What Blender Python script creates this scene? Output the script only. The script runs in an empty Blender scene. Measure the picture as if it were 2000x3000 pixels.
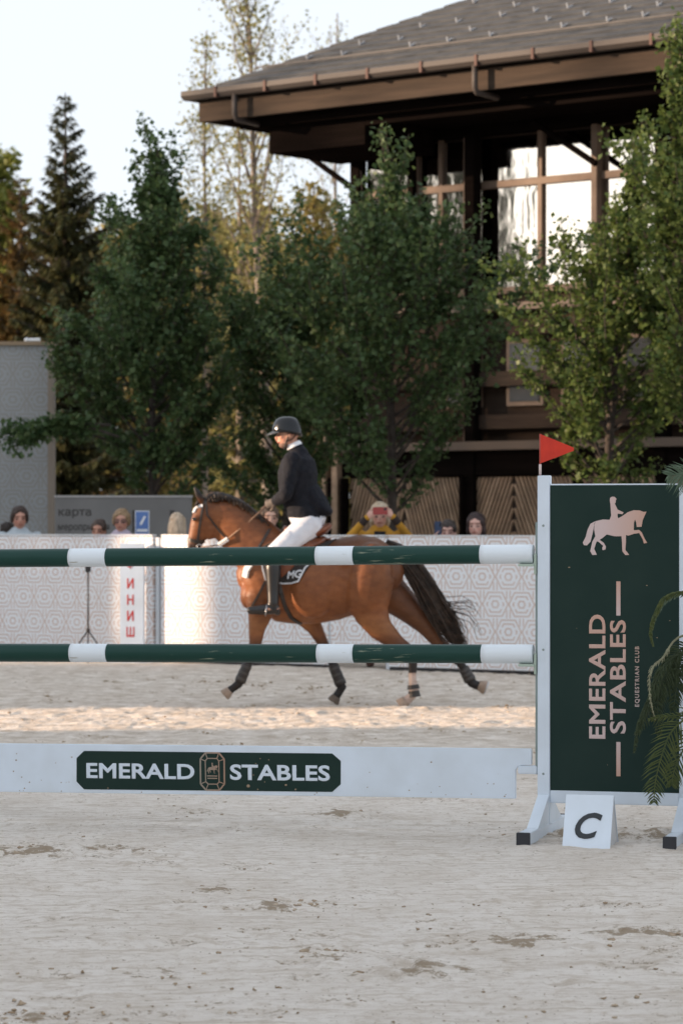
import bpy, bmesh, math, random
import numpy as np
from mathutils import Vector, Matrix, Quaternion
from mathutils.bvhtree import BVHTree

random.seed(7)
rng = np.random.default_rng(7)
R = math.radians
sc = bpy.context.scene
col = sc.collection

# ---------------------------------------------------------------- camera
F, CH, HY = 8680.0, 1.5, 1540.0          # focal length in photo pixels, eye height, horizon row
cam_d = bpy.data.cameras.new('camera')
cam = bpy.data.objects.new('camera', cam_d)
col.objects.link(cam)
cam.location = (0, 0, CH)
cam.rotation_euler = (R(90), 0, 0)
cam_d.sensor_fit = 'VERTICAL'
cam_d.sensor_height = 36.0
cam_d.sensor_width = 24.0
cam_d.lens = 36.0 * F / 3000.0
cam_d.shift_y = (HY - 1500.0) / 3000.0
cam_d.clip_start = 0.5
cam_d.clip_end = 5000
cam_d.dof.use_dof = True
cam_d.dof.focus_distance = 13.0
cam_d.dof.aperture_fstop = 5.6
sc.camera = cam

# ---------------------------------------------------------------- sky, sun, exposure
SUN_EL, SUN_BACK = R(10.0), R(5.0)
S = Vector((-math.cos(SUN_EL) * math.cos(SUN_BACK), -math.cos(SUN_EL) * math.sin(SUN_BACK), math.sin(SUN_EL)))
world = bpy.data.worlds.new('World')
sc.world = world
world.use_nodes = True
wn = world.node_tree.nodes
wl = world.node_tree.links
wn.clear()
sky = wn.new('ShaderNodeTexSky')
sky.sky_type = 'NISHITA'
sky.sun_disc = False
sky.sun_elevation = SUN_EL
sky.sun_rotation = math.atan2(S.x, S.y)
sky.air_density = 1.0
sky.dust_density = 1.0
sky.ozone_density = 1.0
hs = wn.new('ShaderNodeHueSaturation')
hs.inputs['Saturation'].default_value = 0.42
bg = wn.new('ShaderNodeBackground')
bg.inputs['Strength'].default_value = 0.15
wo = wn.new('ShaderNodeOutputWorld')
wl.new(sky.outputs['Color'], hs.inputs['Color'])
veil = wn.new('ShaderNodeMix')            # thin high cloud evens the sky out
veil.data_type = 'RGBA'
veil.inputs['Factor'].default_value = 0.92
veil.inputs['B'].default_value = (1.15, 1.235, 1.36, 1)
wl.new(hs.outputs['Color'], veil.inputs['A'])
wl.new(veil.outputs['Result'], bg.inputs['Color'])
wl.new(bg.outputs['Background'], wo.inputs['Surface'])
sun_d = bpy.data.lights.new('sun', 'SUN')
sun_d.energy = 2.1
sun_d.angle = R(1.1)
sun_d.color = (1.0, 0.72, 0.50)
sun = bpy.data.objects.new('sun', sun_d)
col.objects.link(sun)
sun.rotation_euler = S.to_track_quat('Z', 'Y').to_euler()
sun.location = (-30, 0, 30)
vs = sc.view_settings
vs.view_transform = 'Standard'
vs.look = 'None'
vs.gamma = 1.0
vs.use_curve_mapping = False
vs.exposure = 2.32

# ---------------------------------------------------------------- helpers
def P(px, py, Y):
    return Vector(((px - 1000.0) / F * Y, Y, CH - (py - HY) / F * Y))

def GY(py):
    return CH * F / (py - HY)

MATS = {}
def mat(name, c, rough=0.6, c2=None, scale=8.0, bump=0.0, bscale=60.0, spec=0.4, metal=0.0, detail=4.0,
        stretch=None, attr=None, coat=0.0, lo=0.35, hi=0.65, sheen=0.0, transl=0.0, bdist=0.01):
    if name in MATS:
        return MATS[name]
    m = bpy.data.materials.new(name)
    MATS[name] = m
    m.use_nodes = True
    nt = m.node_tree
    n, l = nt.nodes, nt.links
    b = n['Principled BSDF']
    b.inputs['Base Color'].default_value = (*c, 1)
    b.inputs['Roughness'].default_value = rough
    b.inputs['Specular IOR Level'].default_value = spec
    b.inputs['Metallic'].default_value = metal
    if coat:
        b.inputs['Coat Weight'].default_value = coat
        b.inputs['Coat Roughness'].default_value = 0.08
    if sheen:
        b.inputs['Sheen Weight'].default_value = sheen
    tc = n.new('ShaderNodeTexCoord')
    vec = tc.outputs['Object']
    if stretch:
        mp = n.new('ShaderNodeMapping')
        mp.inputs['Scale'].default_value = stretch
        l.new(vec, mp.inputs['Vector'])
        vec = mp.outputs['Vector']
    colour = None
    if attr:
        at = n.new('ShaderNodeAttribute')
        at.attribute_name = attr
        colour = at.outputs['Color']
    if c2 is not None:
        nz = n.new('ShaderNodeTexNoise')
        nz.inputs['Scale'].default_value = scale
        nz.inputs['Detail'].default_value = detail
        l.new(vec, nz.inputs['Vector'])
        mr = n.new('ShaderNodeMapRange')
        mr.inputs['From Min'].default_value = lo
        mr.inputs['From Max'].default_value = hi
        l.new(nz.outputs['Fac'], mr.inputs['Value'])
        mx = n.new('ShaderNodeMix')
        mx.data_type = 'RGBA'
        l.new(mr.outputs['Result'], mx.inputs['Factor'])
        if colour is not None:
            mx.blend_type = 'MULTIPLY'
            inv = n.new('ShaderNodeMath'); inv.operation = 'MULTIPLY'; inv.inputs[1].default_value = 1.0
            l.new(mr.outputs['Result'], inv.inputs[0]); l.new(inv.outputs[0], mx.inputs['Factor'])
            l.new(colour, mx.inputs['A'])
        else:
            mx.inputs['A'].default_value = (*c, 1)
        mx.inputs['B'].default_value = (*c2, 1)
        colour = mx.outputs['Result']
    if colour is not None:
        l.new(colour, b.inputs['Base Color'])
    if bump:
        nb = n.new('ShaderNodeTexNoise')
        nb.inputs['Scale'].default_value = bscale
        nb.inputs['Detail'].default_value = 5.0
        l.new(vec, nb.inputs['Vector'])
        bp = n.new('ShaderNodeBump')
        bp.inputs['Strength'].default_value = bump
        bp.inputs['Distance'].default_value = bdist
        l.new(nb.outputs['Fac'], bp.inputs['Height'])
        l.new(bp.outputs['Normal'], b.inputs['Normal'])
    if transl:
        tr = n.new('ShaderNodeBsdfTranslucent')
        if colour is not None:
            l.new(colour, tr.inputs['Color'])
        else:
            tr.inputs['Color'].default_value = (*c, 1)
        ms = n.new('ShaderNodeMixShader')
        ms.inputs['Fac'].default_value = transl
        l.new(b.outputs[0], ms.inputs[1])
        l.new(tr.outputs[0], ms.inputs[2])
        l.new(ms.outputs[0], n['Material Output'].inputs['Surface'])
    return m

BASE = {}
def tag(o, label=None, cat=None, group=None, kind=None):
    if label: o['label'] = label
    if cat: o['category'] = cat
    if group: o['group'] = group
    if kind: o['kind'] = kind
    return o

def empty(name, loc, rz=0.0, label=None, cat=None, group=None, local=False):
    o = bpy.data.objects.new(name, None)
    o.empty_display_size = 0.2
    col.objects.link(o)
    o.location = loc
    o.rotation_euler = (0, 0, rz)
    BASE[o] = Vector((0, 0, 0)) if local else Vector(loc)
    return tag(o, label, cat, group)

def link(name, me, parent=None, base=None, m=None, smooth=False):
    """make an object of a mesh whose coordinates are world (or the parent's local) ones"""
    o = bpy.data.objects.new(name, me)
    col.objects.link(o)
    if m is not None:
        me.materials.clear()
        me.materials.append(m)
    if parent is not None:
        b = BASE[parent]
        BASE[o] = b
        o.parent = parent
        if b.length: me.transform(Matrix.Translation(-b))
    elif base is not None:
        b = Vector(base)
        BASE[o] = b
        me.transform(Matrix.Translation(-b))
        o.location = b
    else:
        BASE[o] = Vector((0, 0, 0))
    if smooth:
        me.polygons.foreach_set('use_smooth', [True] * len(me.polygons))
    return o

BOXF = [(0, 3, 2, 1), (4, 5, 6, 7), (0, 1, 5, 4), (1, 2, 6, 5), (2, 3, 7, 6), (3, 0, 4, 7)]
class MB:
    def __init__(s):
        s.v = []; s.f = []
    def add(s, vs, fs):
        k = len(s.v)
        s.v += [tuple(x) for x in vs]
        s.f += [tuple(i + k for i in f) for f in fs]
        return s
    def box(s, x0, x1, y0, y1, z0, z1):
        return s.add([(x0, y0, z0), (x1, y0, z0), (x1, y1, z0), (x0, y1, z0),
                      (x0, y0, z1), (x1, y0, z1), (x1, y1, z1), (x0, y1, z1)], BOXF)
    def hexa(s, p):                       # 8 corners, bottom ring then top ring
        return s.add(p, BOXF)
    def prism(s, poly, off):              # polygon (3D points) extruded by a vector
        n = len(poly); off = Vector(off)
        vs = [Vector(p) for p in poly] + [Vector(p) + off for p in poly]
        fs = [tuple(range(n))[::-1], tuple(range(n, 2 * n))]
        fs += [(i, (i + 1) % n, (i + 1) % n + n, i + n) for i in range(n)]
        return s.add(vs, fs)
    def tube(s, pts, rad, sides=8, cap=True, side=None):
        """tube along pts; rad: number or list of r or (a,b) with b along the side axis"""
        pts = [Vector(p) for p in pts]
        n = len(pts)
        if not isinstance(rad, (list, tuple)): rad = [rad] * n
        k = len(s.v)
        prev = None
        for i, p in enumerate(pts):
            t = (pts[min(i + 1, n - 1)] - pts[max(i - 1, 0)])
            t = t.normalized() if t.length > 1e-9 else Vector((0, 0, 1))
            if side is not None:
                b = Vector(side); b = (b - t * b.dot(t)).normalized()
            else:
                b = prev if prev is not None else (Vector((0, 1, 0)) if abs(t.y) < 0.8 else Vector((1, 0, 0)))
                b = (b - t * b.dot(t))
                b = b.normalized() if b.length > 1e-6 else t.orthogonal().normalized()
                prev = b
            a = b.cross(t)
            ra, rb = rad[i] if isinstance(rad[i], (tuple, list)) else (rad[i], rad[i])
            for j in range(sides):
                an = 2 * math.pi * j / sides
                s.v.append(tuple(p + a * (ra * math.cos(an)) + b * (rb * math.sin(an))))
        for i in range(n - 1):
            for j in range(sides):
                j2 = (j + 1) % sides
                s.f.append((k + i * sides + j, k + i * sides + j2, k + (i + 1) * sides + j2, k + (i + 1) * sides + j))
        if cap:
            s.f.append(tuple(k + j for j in range(sides))[::-1])
            s.f.append(tuple(k + (n - 1) * sides + j for j in range(sides)))
        return s
    def blob(s, pts, rad, sides=14, side=None):
        """tube with rounded ends, for organic unions"""
        pts = [Vector(p) for p in pts]
        rad = [r if isinstance(r, (tuple, list)) else (r, r) for r in rad]
        t0 = (pts[0] - pts[1]).normalized(); t1 = (pts[-1] - pts[-2]).normalized()
        m0 = min(rad[0]); m1 = min(rad[-1])
        pre = [(pts[0] + t0 * m0 * 0.75, 0.35), (pts[0] + t0 * m0 * 0.45, 0.8)]
        post = [(pts[-1] + t1 * m1 * 0.45, 0.8), (pts[-1] + t1 * m1 * 0.75, 0.35)]
        pp = [x[0] for x in pre] + pts + [x[0] for x in post]
        rr = [(rad[0][0] * x[1], rad[0][1] * x[1]) for x in pre] + rad + [(rad[-1][0] * x[1], rad[-1][1] * x[1]) for x in post]
        return s.tube(pp, rr, sides, True, side)
    def ell(s, c, r, rot=None, seg=14, rings=9):
        c = Vector(c); k = len(s.v)
        vs = []
        for i in range(1, rings):
            th = math.pi * i / rings
            for j in range(seg):
                ph = 2 * math.pi * j / seg
                vs.append(Vector((r[0] * math.sin(th) * math.cos(ph), r[1] * math.sin(th) * math.sin(ph), r[2] * math.cos(th))))
        vs.append(Vector((0, 0, r[2]))); vs.append(Vector((0, 0, -r[2])))
        if rot is not None: vs = [rot @ v for v in vs]
        s.v += [tuple(v + c) for v in vs]
        for i in range(rings - 2):
            for j in range(seg):
                j2 = (j + 1) % seg
                s.f.append((k + i * seg + j, k + (i + 1) * seg + j, k + (i + 1) * seg + j2, k + i * seg + j2))
        top = k + (rings - 1) * seg; bot = top + 1
        for j in range(seg):
            j2 = (j + 1) % seg
            s.f.append((top, k + j, k + j2))
            s.f.append((bot, k + (rings - 2) * seg + j2, k + (rings - 2) * seg + j))
        return s
    def mesh(s, name='m'):
        me = bpy.data.meshes.new(name)
        me.from_pydata(s.v, [], s.f)
        me.update()
        return me
    def build(s, name, m, parent=None, base=None, smooth=False, bevel=0.0):
        o = link(name, s.mesh(name), parent, base, m, smooth)
        if bevel:
            bm = bmesh.new(); bm.from_mesh(o.data)
            bmesh.ops.bevel(bm, geom=bm.edges[:], offset=bevel, segments=2, affect='EDGES', clamp_overlap=True)
            bm.to_mesh(o.data); bm.free()
        return o

def np_mesh(name, V, faces_flat, sizes):
    me = bpy.data.meshes.new(name)
    V = np.ascontiguousarray(V, dtype=np.float32)
    me.vertices.add(len(V)); me.vertices.foreach_set('co', V.ravel())
    me.loops.add(len(faces_flat)); me.loops.foreach_set('vertex_index', np.asarray(faces_flat, dtype=np.int32))
    me.polygons.add(len(sizes))
    sizes = np.asarray(sizes, dtype=np.int32)
    st = np.concatenate([[0], np.cumsum(sizes)[:-1]]).astype(np.int32)
    me.polygons.foreach_set('loop_start', st)
    me.polygons.foreach_set('loop_total', sizes)
    me.update(calc_edges=True)
    return me

def evaluated(me, mods):
    o = bpy.data.objects.new('tmp', me)
    col.objects.link(o)
    for typ, kw in mods:
        md = o.modifiers.new('m', typ)
        for k, v in kw.items(): setattr(md, k, v)
    dg = bpy.context.evaluated_depsgraph_get()
    dg.update()
    r = bpy.data.meshes.new_from_object(o.evaluated_get(dg))
    bpy.data.objects.remove(o)
    return r

def organic(mb, voxel=0.012, iters=6, factor=0.5):
    me = mb.mesh('t')
    r = evaluated(me, [('REMESH', dict(mode='VOXEL', voxel_size=voxel, use_smooth_shade=True)),
                       ('SMOOTH', dict(factor=factor, iterations=iters))])
    r.polygons.foreach_set('use_smooth', [True] * len(r.polygons))
    return r

def paint(me, fn, name='tint'):
    """vertex colour from a function of position arrays -> (n,3)"""
    n = len(me.vertices)
    co = np.empty(n * 3, dtype=np.float32); me.vertices.foreach_get('co', co); co = co.reshape(-1, 3)
    c = np.ones((n, 4), dtype=np.float32); c[:, :3] = fn(co)
    a = me.color_attributes.new(name, 'FLOAT_COLOR', 'POINT')
    a.data.foreach_set('color', c.ravel())

def text_mesh(body, w, h, bold=0.0, shear=0.0, depth=0.001, spacing=1.0):
    """letters fitted into a w x h box centred on 0, in the XY plane"""
    cu = bpy.data.curves.new('t', 'FONT')
    cu.body = body; cu.size = 1.0; cu.extrude = 0.01; cu.bevel_depth = bold; cu.bevel_resolution = 0; cu.shear = shear; cu.space_character = spacing
    cu.resolution_u = 4
    o = bpy.data.objects.new('t', cu); col.objects.link(o)
    dg = bpy.context.evaluated_depsgraph_get(); dg.update()
    me = bpy.data.meshes.new_from_object(o.evaluated_get(dg))
    bpy.data.objects.remove(o)
    n = len(me.vertices)
    co = np.empty(n * 3, dtype=np.float32); me.vertices.foreach_get('co', co); co = co.reshape(-1, 3)
    lo, hi = co.min(0), co.max(0)
    co = (co - (lo + hi) / 2)
    co[:, 0] *= w / (hi[0] - lo[0]); co[:, 1] *= h / (hi[1] - lo[1]); co[:, 2] *= depth / (hi[2] - lo[2]); co[:, 2] += depth / 2
    me.vertices.foreach_set('co', co.ravel())
    me.update()
    return me

def poly_mesh(polys, depth=0.001):
    bm = bmesh.new()
    for p in polys:
        f = bm.faces.new([bm.verts.new((x, y, 0)) for x, y in p])
        f.normal_update()
        if f.normal.z < 0: f.normal_flip()
    bmesh.ops.triangulate(bm, faces=bm.faces[:])
    r = bmesh.ops.extrude_face_region(bm, geom=bm.faces[:])
    bmesh.ops.translate(bm, verts=[v for v in r['geom'] if isinstance(v, bmesh.types.BMVert)], vec=(0, 0, depth))
    bmesh.ops.recalc_face_normals(bm, faces=bm.faces[:])
    me = bpy.data.meshes.new('poly'); bm.to_mesh(me); bm.free()
    return me

def vnoise(x, y, seed=0):
    """smooth value noise of arrays"""
    xi = np.floor(x).astype(np.int64); yi = np.floor(y).astype(np.int64)
    fx = x - xi; fy = y - yi
    fx = fx * fx * (3 - 2 * fx); fy = fy * fy * (3 - 2 * fy)
    def h(a, b):
        v = (a * 374761393 + b * 668265263 + seed * 1442695041) & 0xFFFFFFFF
        v = ((v ^ (v >> 13)) * 1274126177) & 0xFFFFFFFF
        return ((v ^ (v >> 16)) & 0xFFFF) / 65535.0
    return (h(xi, yi) * (1 - fx) + h(xi + 1, yi) * fx) * (1 - fy) + (h(xi, yi + 1) * (1 - fx) + h(xi + 1, yi + 1) * fx) * fy

def node_math(nt, op, a, b=None, c=None):
    m = nt.nodes.new('ShaderNodeMath'); m.operation = op
    for i, v in enumerate((a, b, c)):
        if v is None: continue
        if isinstance(v, (int, float)): m.inputs[i].default_value = v
        else: nt.links.new(v, m.inputs[i])
    return m.outputs[0]

def pattern_mat(name, ground, line, A=0.33, RW=0.30, w=0.012, rings=(0.035, 0.085, 0.128), rough=0.55):
    """printed interlaced hexagon pattern on local X (along) and Z (up)"""
    m = bpy.data.materials.new(name); m.use_nodes = True
    nt = m.node_tree; n, l = nt.nodes, nt.links
    b = n['Principled BSDF']; b.inputs['Roughness'].default_value = rough
    tc = n.new('ShaderNodeTexCoord'); sp = n.new('ShaderNodeSeparateXYZ')
    l.new(tc.outputs['Object'], sp.inputs[0])
    x, y = sp.outputs['X'], sp.outputs['Z']
    row = node_math(nt, 'FLOOR', node_math(nt, 'DIVIDE', y, RW))
    odd = node_math(nt, 'FLOORED_MODULO', row, 2.0)
    xs = node_math(nt, 'MULTIPLY_ADD', odd, A / 2, x)
    fx = node_math(nt, 'ABSOLUTE', node_math(nt, 'SUBTRACT', node_math(nt, 'FLOORED_MODULO', xs, A), A / 2))
    fy = node_math(nt, 'ABSOLUTE', node_math(nt, 'SUBTRACT', node_math(nt, 'FLOORED_MODULO', y, RW), RW / 2))
    d = node_math(nt, 'MAXIMUM', fy, node_math(nt, 'ADD', node_math(nt, 'MULTIPLY', fx, 0.80), node_math(nt, 'MULTIPLY', fy, 0.45)))
    tot = None
    for i, r_ in enumerate(rings):
        c = node_math(nt, 'COMPARE', d, r_, w * 0.5)
        if i == 1:                         # the middle ring is broken at the sides
            c = node_math(nt, 'MULTIPLY', c, node_math(nt, 'GREATER_THAN', node_math(nt, 'ABSOLUTE', node_math(nt, 'SUBTRACT', fy, 0.035)), 0.012))
        tot = c if tot is None else node_math(nt, 'MAXIMUM', tot, c)
    # short bars joining the cells
    bar = node_math(nt, 'MULTIPLY', node_math(nt, 'LESS_THAN', node_math(nt, 'ABSOLUTE', node_math(nt, 'SUBTRACT', fx, A * 0.5 - 0.02)), w * 0.5),
                    node_math(nt, 'GREATER_THAN', fy, RW * 0.2))
    tot = node_math(nt, 'MAXIMUM', tot, bar)
    nz = n.new('ShaderNodeTexNoise'); nz.inputs['Scale'].default_value = 3.0
    l.new(tc.outputs['Object'], nz.inputs['Vector'])
    fade = node_math(nt, 'MULTIPLY_ADD', nz.outputs['Fac'], 0.5, 0.55)
    fac = node_math(nt, 'MULTIPLY', tot, fade)
    mx = n.new('ShaderNodeMix'); mx.data_type = 'RGBA'
    l.new(fac, mx.inputs['Factor'])
    mx.inputs['A'].default_value = (*ground, 1); mx.inputs['B'].default_value = (*line, 1)
    l.new(mx.outputs['Result'], b.inputs['Base Color'])
    nb = n.new('ShaderNodeTexNoise'); nb.inputs['Scale'].default_value = 2.2
    l.new(tc.outputs['Object'], nb.inputs['Vector'])
    bp = n.new('ShaderNodeBump'); bp.inputs['Strength'].default_value = 0.5; bp.inputs['Distance'].default_value = 0.03
    l.new(nb.outputs['Fac'], bp.inputs['Height']); l.new(bp.outputs['Normal'], b.inputs['Normal'])
    return m

# ---------------------------------------------------------------- ground
def make_ground():
    xs = np.concatenate([[-600, -200, -60, -20, -9, -6], np.arange(-4.3, 4.31, 0.0145), [6, 9, 20, 60, 200, 600]])
    yc = [8.0]
    while yc[-1] < 31.0: yc.append(yc[-1] + 0.018 + 0.0025 * (yc[-1] - 8.0))
    ys = np.concatenate([[-150, -50, -15, 0, 4, 6.5], yc, [33, 35, 38, 45, 60, 100, 300, 1200, 4000]])
    X, Y = np.meshgrid(xs, ys)
    rough = np.clip((Y - 17.0) / 5.0, 0, 1)
    wx = X + 0.25 * vnoise(X * 0.9, Y * 0.9, 3); wy = Y + 0.25 * vnoise(X * 0.9 + 9, Y * 0.9, 4)
    Z = 0.020 * (vnoise(wx * 1.3, wy * 1.3, 1) - 0.5)
    big = vnoise(wx * 4.5, wy * 4.5, 2) - 0.5
    mid = vnoise(wx * 11, wy * 9, 5) - 0.5
    fin = vnoise(X * 34, Y * 22, 6) - 0.5
    Z += (0.007 + 0.006 * rough) * big + (0.006 + 0.005 * rough) * mid + (0.005 + 0.003 * rough) * fin
    drag = vnoise(wx * 0.7 + 0.12 * wy, wy * 15 + 1.2 * wx, 8) - 0.5
    Z += (1 - rough) * 0.016 * drag
    # hoof marks: small pits with a rim
    damp = np.zeros_like(X)
    pits = []
    for k in range(420):
        yy = rng.uniform(9, 30) if k > 260 else rng.uniform(18, 30)
        xx = rng.uniform(-0.12 * yy, 0.12 * yy)
        pits.append((xx, yy, rng.uniform(0.05, 0.10), rng.uniform(0.006, 0.014) if yy < 17 else rng.uniform(0.005, 0.011)))
    yarr = ys
    for (px_, py_, r_, d_) in pits:
        i0, i1 = np.searchsorted(yarr, [py_ - 3 * r_, py_ + 3 * r_]); j0, j1 = np.searchsorted(xs, [px_ - 3 * r_, px_ + 3 * r_])
        if i1 <= i0 or j1 <= j0: continue
        q = ((X[i0:i1, j0:j1] - px_) ** 2 + (Y[i0:i1, j0:j1] - py_) ** 2) / r_ ** 2
        Z[i0:i1, j0:j1] += d_ * (-np.exp(-q) + 0.75 * np.exp(-(np.sqrt(q) - 1.45) ** 2 * 6))
        damp[i0:i1, j0:j1] = np.maximum(damp[i0:i1, j0:j1], 0.55 * np.exp(-(np.sqrt(q) - 0.8) ** 2 * 2.5))
    patches = [(120, 2500, .55, .16), (300, 2508, .35, .10), (1010, 2388, .18, .10), (1270, 2853, .22, .06), (1180, 2838, .1, .05), (1620, 2445, .30, .10),
               (1850, 2452, .30, .12), (1990, 2462, .25, .12),  (640, 2610, .12, .06),
               (820, 2655, .2, .07), (1600, 2770, .35, .06), (60, 2975, .2, .06), (960, 2795, .14, .07), (1890, 2740, .3, .05)]
    for (px_, py_, rx, ry) in patches:
        yy = GY(py_); xx = (px_ - 1000) / F * yy
        q = ((X - xx) / rx) ** 2 + ((Y - yy) / (ry * 3)) ** 2
        g = np.exp(-q)
        damp = np.maximum(damp, g * np.clip(vnoise(X * 14, Y * 9, 11) * 1.9 - 0.35, 0, 1))
        Z += g * 0.022 * vnoise(X * 22, Y * 17, 12)
    for (xa_, ya_, xb_, yb_, dk) in ((1500, 2752, 1980, 2732, .9), (1180, 2770, 1560, 2790, .8), (0, 2885, 690, 2935, .7), (1850, 2815, 2000, 2828, .9), (1250, 2718, 1700, 2700, .5), (60, 2700, 560, 2716, .5),
                                     (300, 2760, 900, 2742, .45), (1050, 2860, 1500, 2925, .5), (1600, 2880, 2000, 2915, .55), (700, 2640, 1180, 2628, .4), (0, 2610, 420, 2600, .4), (1350, 2640, 1900, 2655, .45), (200, 2830, 520, 2822, .5)):
        y0_, y1_ = GY(ya_), GY(yb_); x0_, x1_ = (xa_ - 1000) / F * y0_, (xb_ - 1000) / F * y1_
        t_ = (X - x0_) / (x1_ - x0_); yl = y0_ + (y1_ - y0_) * t_ + 0.05 * (vnoise(X * 3, X * 0 + dk * 50, 9) - .5)
        g = np.exp(-((Y - yl) / 0.028) ** 2) * ((t_ > 0) & (t_ < 1)) * np.clip(vnoise(X * 6, Y * 2, 15) * 2.2 - .5, 0, 1)
        Z -= 0.010 * g; Z += 0.008 * np.exp(-((Y - yl - .05) / 0.03) ** 2) * ((t_ > 0) & (t_ < 1))
        damp = np.maximum(damp, g * dk)
    core = (X > -4.4) & (X < 4.4) & (Y > 7.9) & (Y < 31.2)
    Z = np.where(core, Z, 0.0)
    V = np.stack([X, Y, Z], -1).reshape(-1, 3)
    nx, ny = len(xs), len(ys)
    a = (np.arange(ny - 1)[:, None] * nx + np.arange(nx - 1)[None, :]).ravel()
    fc = np.stack([a, a + 1, a + nx + 1, a + nx], -1)
    me = np_mesh('ground', V, fc.ravel(), np.full(len(fc), 4))
    me.polygons.foreach_set('use_smooth', [True] * len(me.polygons))
    at = me.attributes.new('damp', 'FLOAT', 'POINT')
    at.data.foreach_set('value', damp.ravel().astype(np.float32))
    m = bpy.data.materials.new('arena_sand'); m.use_nodes = True
    nt = m.node_tree; n, l = nt.nodes, nt.links
    b = n['Principled BSDF']; b.inputs['Roughness'].default_value = 0.95; b.inputs['Specular IOR Level'].default_value = 0.15
    tc = n.new('ShaderNodeTexCoord')
    def noise(scale, detail=6, sx=1, sy=1, rough_=0.6):
        mp = n.new('ShaderNodeMapping'); mp.inputs['Scale'].default_value = (sx, sy, 1)
        l.new(tc.outputs['Object'], mp.inputs['Vector'])
        nz = n.new('ShaderNodeTexNoise'); nz.inputs['Scale'].default_value = scale; nz.inputs['Detail'].default_value = detail
        nz.inputs['Roughness'].default_value = rough_
        l.new(mp.outputs[0], nz.inputs['Vector']); return nz.outputs['Fac']
    def ramp(v, a_, b_):
        r_ = n.new('ShaderNodeMapRange'); r_.inputs['From Min'].default_value = a_; r_.inputs['From Max'].default_value = b_
        l.new(v, r_.inputs['Value']); return r_.outputs['Result']
    def mix(fac, a_, b_):
        x = n.new('ShaderNodeMix'); x.data_type = 'RGBA'; l.new(fac, x.inputs['Factor'])
        for s_, v in (('A', a_), ('B', b_)):
            if isinstance(v, tuple): x.inputs[s_].default_value = (*v, 1)
            else: l.new(v, x.inputs[s_])
        return x.outputs['Result']
    pale, tan, brown = (0.90, 0.825, 0.745), (0.66, 0.565, 0.465), (0.30, 0.215, 0.13)
    c = mix(node_math(nt, 'MULTIPLY', ramp(noise(2.2, 8, 1.0, 0.5), 0.46, 0.70), 0.45), pale, tan)
    c = mix(ramp(noise(7.0, 8, 1.0, 1.3), 0.58, 0.74), c, tan)
    c = mix(node_math(nt, 'MULTIPLY', ramp(noise(1.0, 6, 1.6, 22.0, 0.7), 0.50, 0.64), 0.7), c, (0.60, 0.50, 0.40))
    c = mix(node_math(nt, 'MULTIPLY', ramp(noise(1.0, 7, 6.0, 40.0, 0.75), 0.54, 0.66), 0.75), c, (0.50, 0.40, 0.30))          # drag lines across the arena
    c = mix(ramp(noise(15.0, 9, 1.0, 1.0, 0.8), 0.50, 0.64), c, tan)
    c = mix(ramp(noise(19.0, 8, 1.0, 1.1, 0.7), 0.60, 0.67), c, (0.44, 0.35, 0.26))
    c = mix(ramp(noise(34.0, 6, 1.0, 1.0, 0.7), 0.635, 0.69), c, brown)
    aty = n.new('ShaderNodeAttribute'); aty.attribute_name = 'damp'
    sepy = n.new('ShaderNodeSeparateXYZ'); l.new(tc.outputs['Object'], sepy.inputs[0])
    far = ramp(sepy.outputs['Y'], 16.0, 21.0)            # the ridden track is churned and browner
    churn = node_math(nt, 'MULTIPLY', far, ramp(noise(5.0, 8), 0.35, 0.70))
    c = mix(churn, c, (0.47, 0.385, 0.30))
    dn = ramp(node_math(nt, 'ADD', node_math(nt, 'MULTIPLY', aty.outputs['Fac'], 0.74), node_math(nt, 'MULTIPLY', node_math(nt, 'SUBTRACT', noise(34.0, 6, 1, 1, 0.75), 0.5), 1.7)), 0.40, 0.56)
    dn = node_math(nt, 'MULTIPLY', dn, node_math(nt, 'MINIMUM', node_math(nt, 'MULTIPLY', aty.outputs['Fac'], 2.5), 0.8))
    c = mix(dn, c, brown)
    l.new(c, b.inputs['Base Color'])
    bp = n.new('ShaderNodeBump'); bp.inputs['Strength'].default_value = 0.9; bp.inputs['Distance'].default_value = 0.03
    l.new(noise(26.0, 8, 1, 0.8, 0.8), bp.inputs['Height']); l.new(bp.outputs['Normal'], b.inputs['Normal'])
    o = link('ground', me, None, None, m)
    tag(o, 'pale sandy riding arena ground with hoof marks', 'ground', kind='structure')
    return patches, pits
PATCHES, PITS = make_ground()

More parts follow.
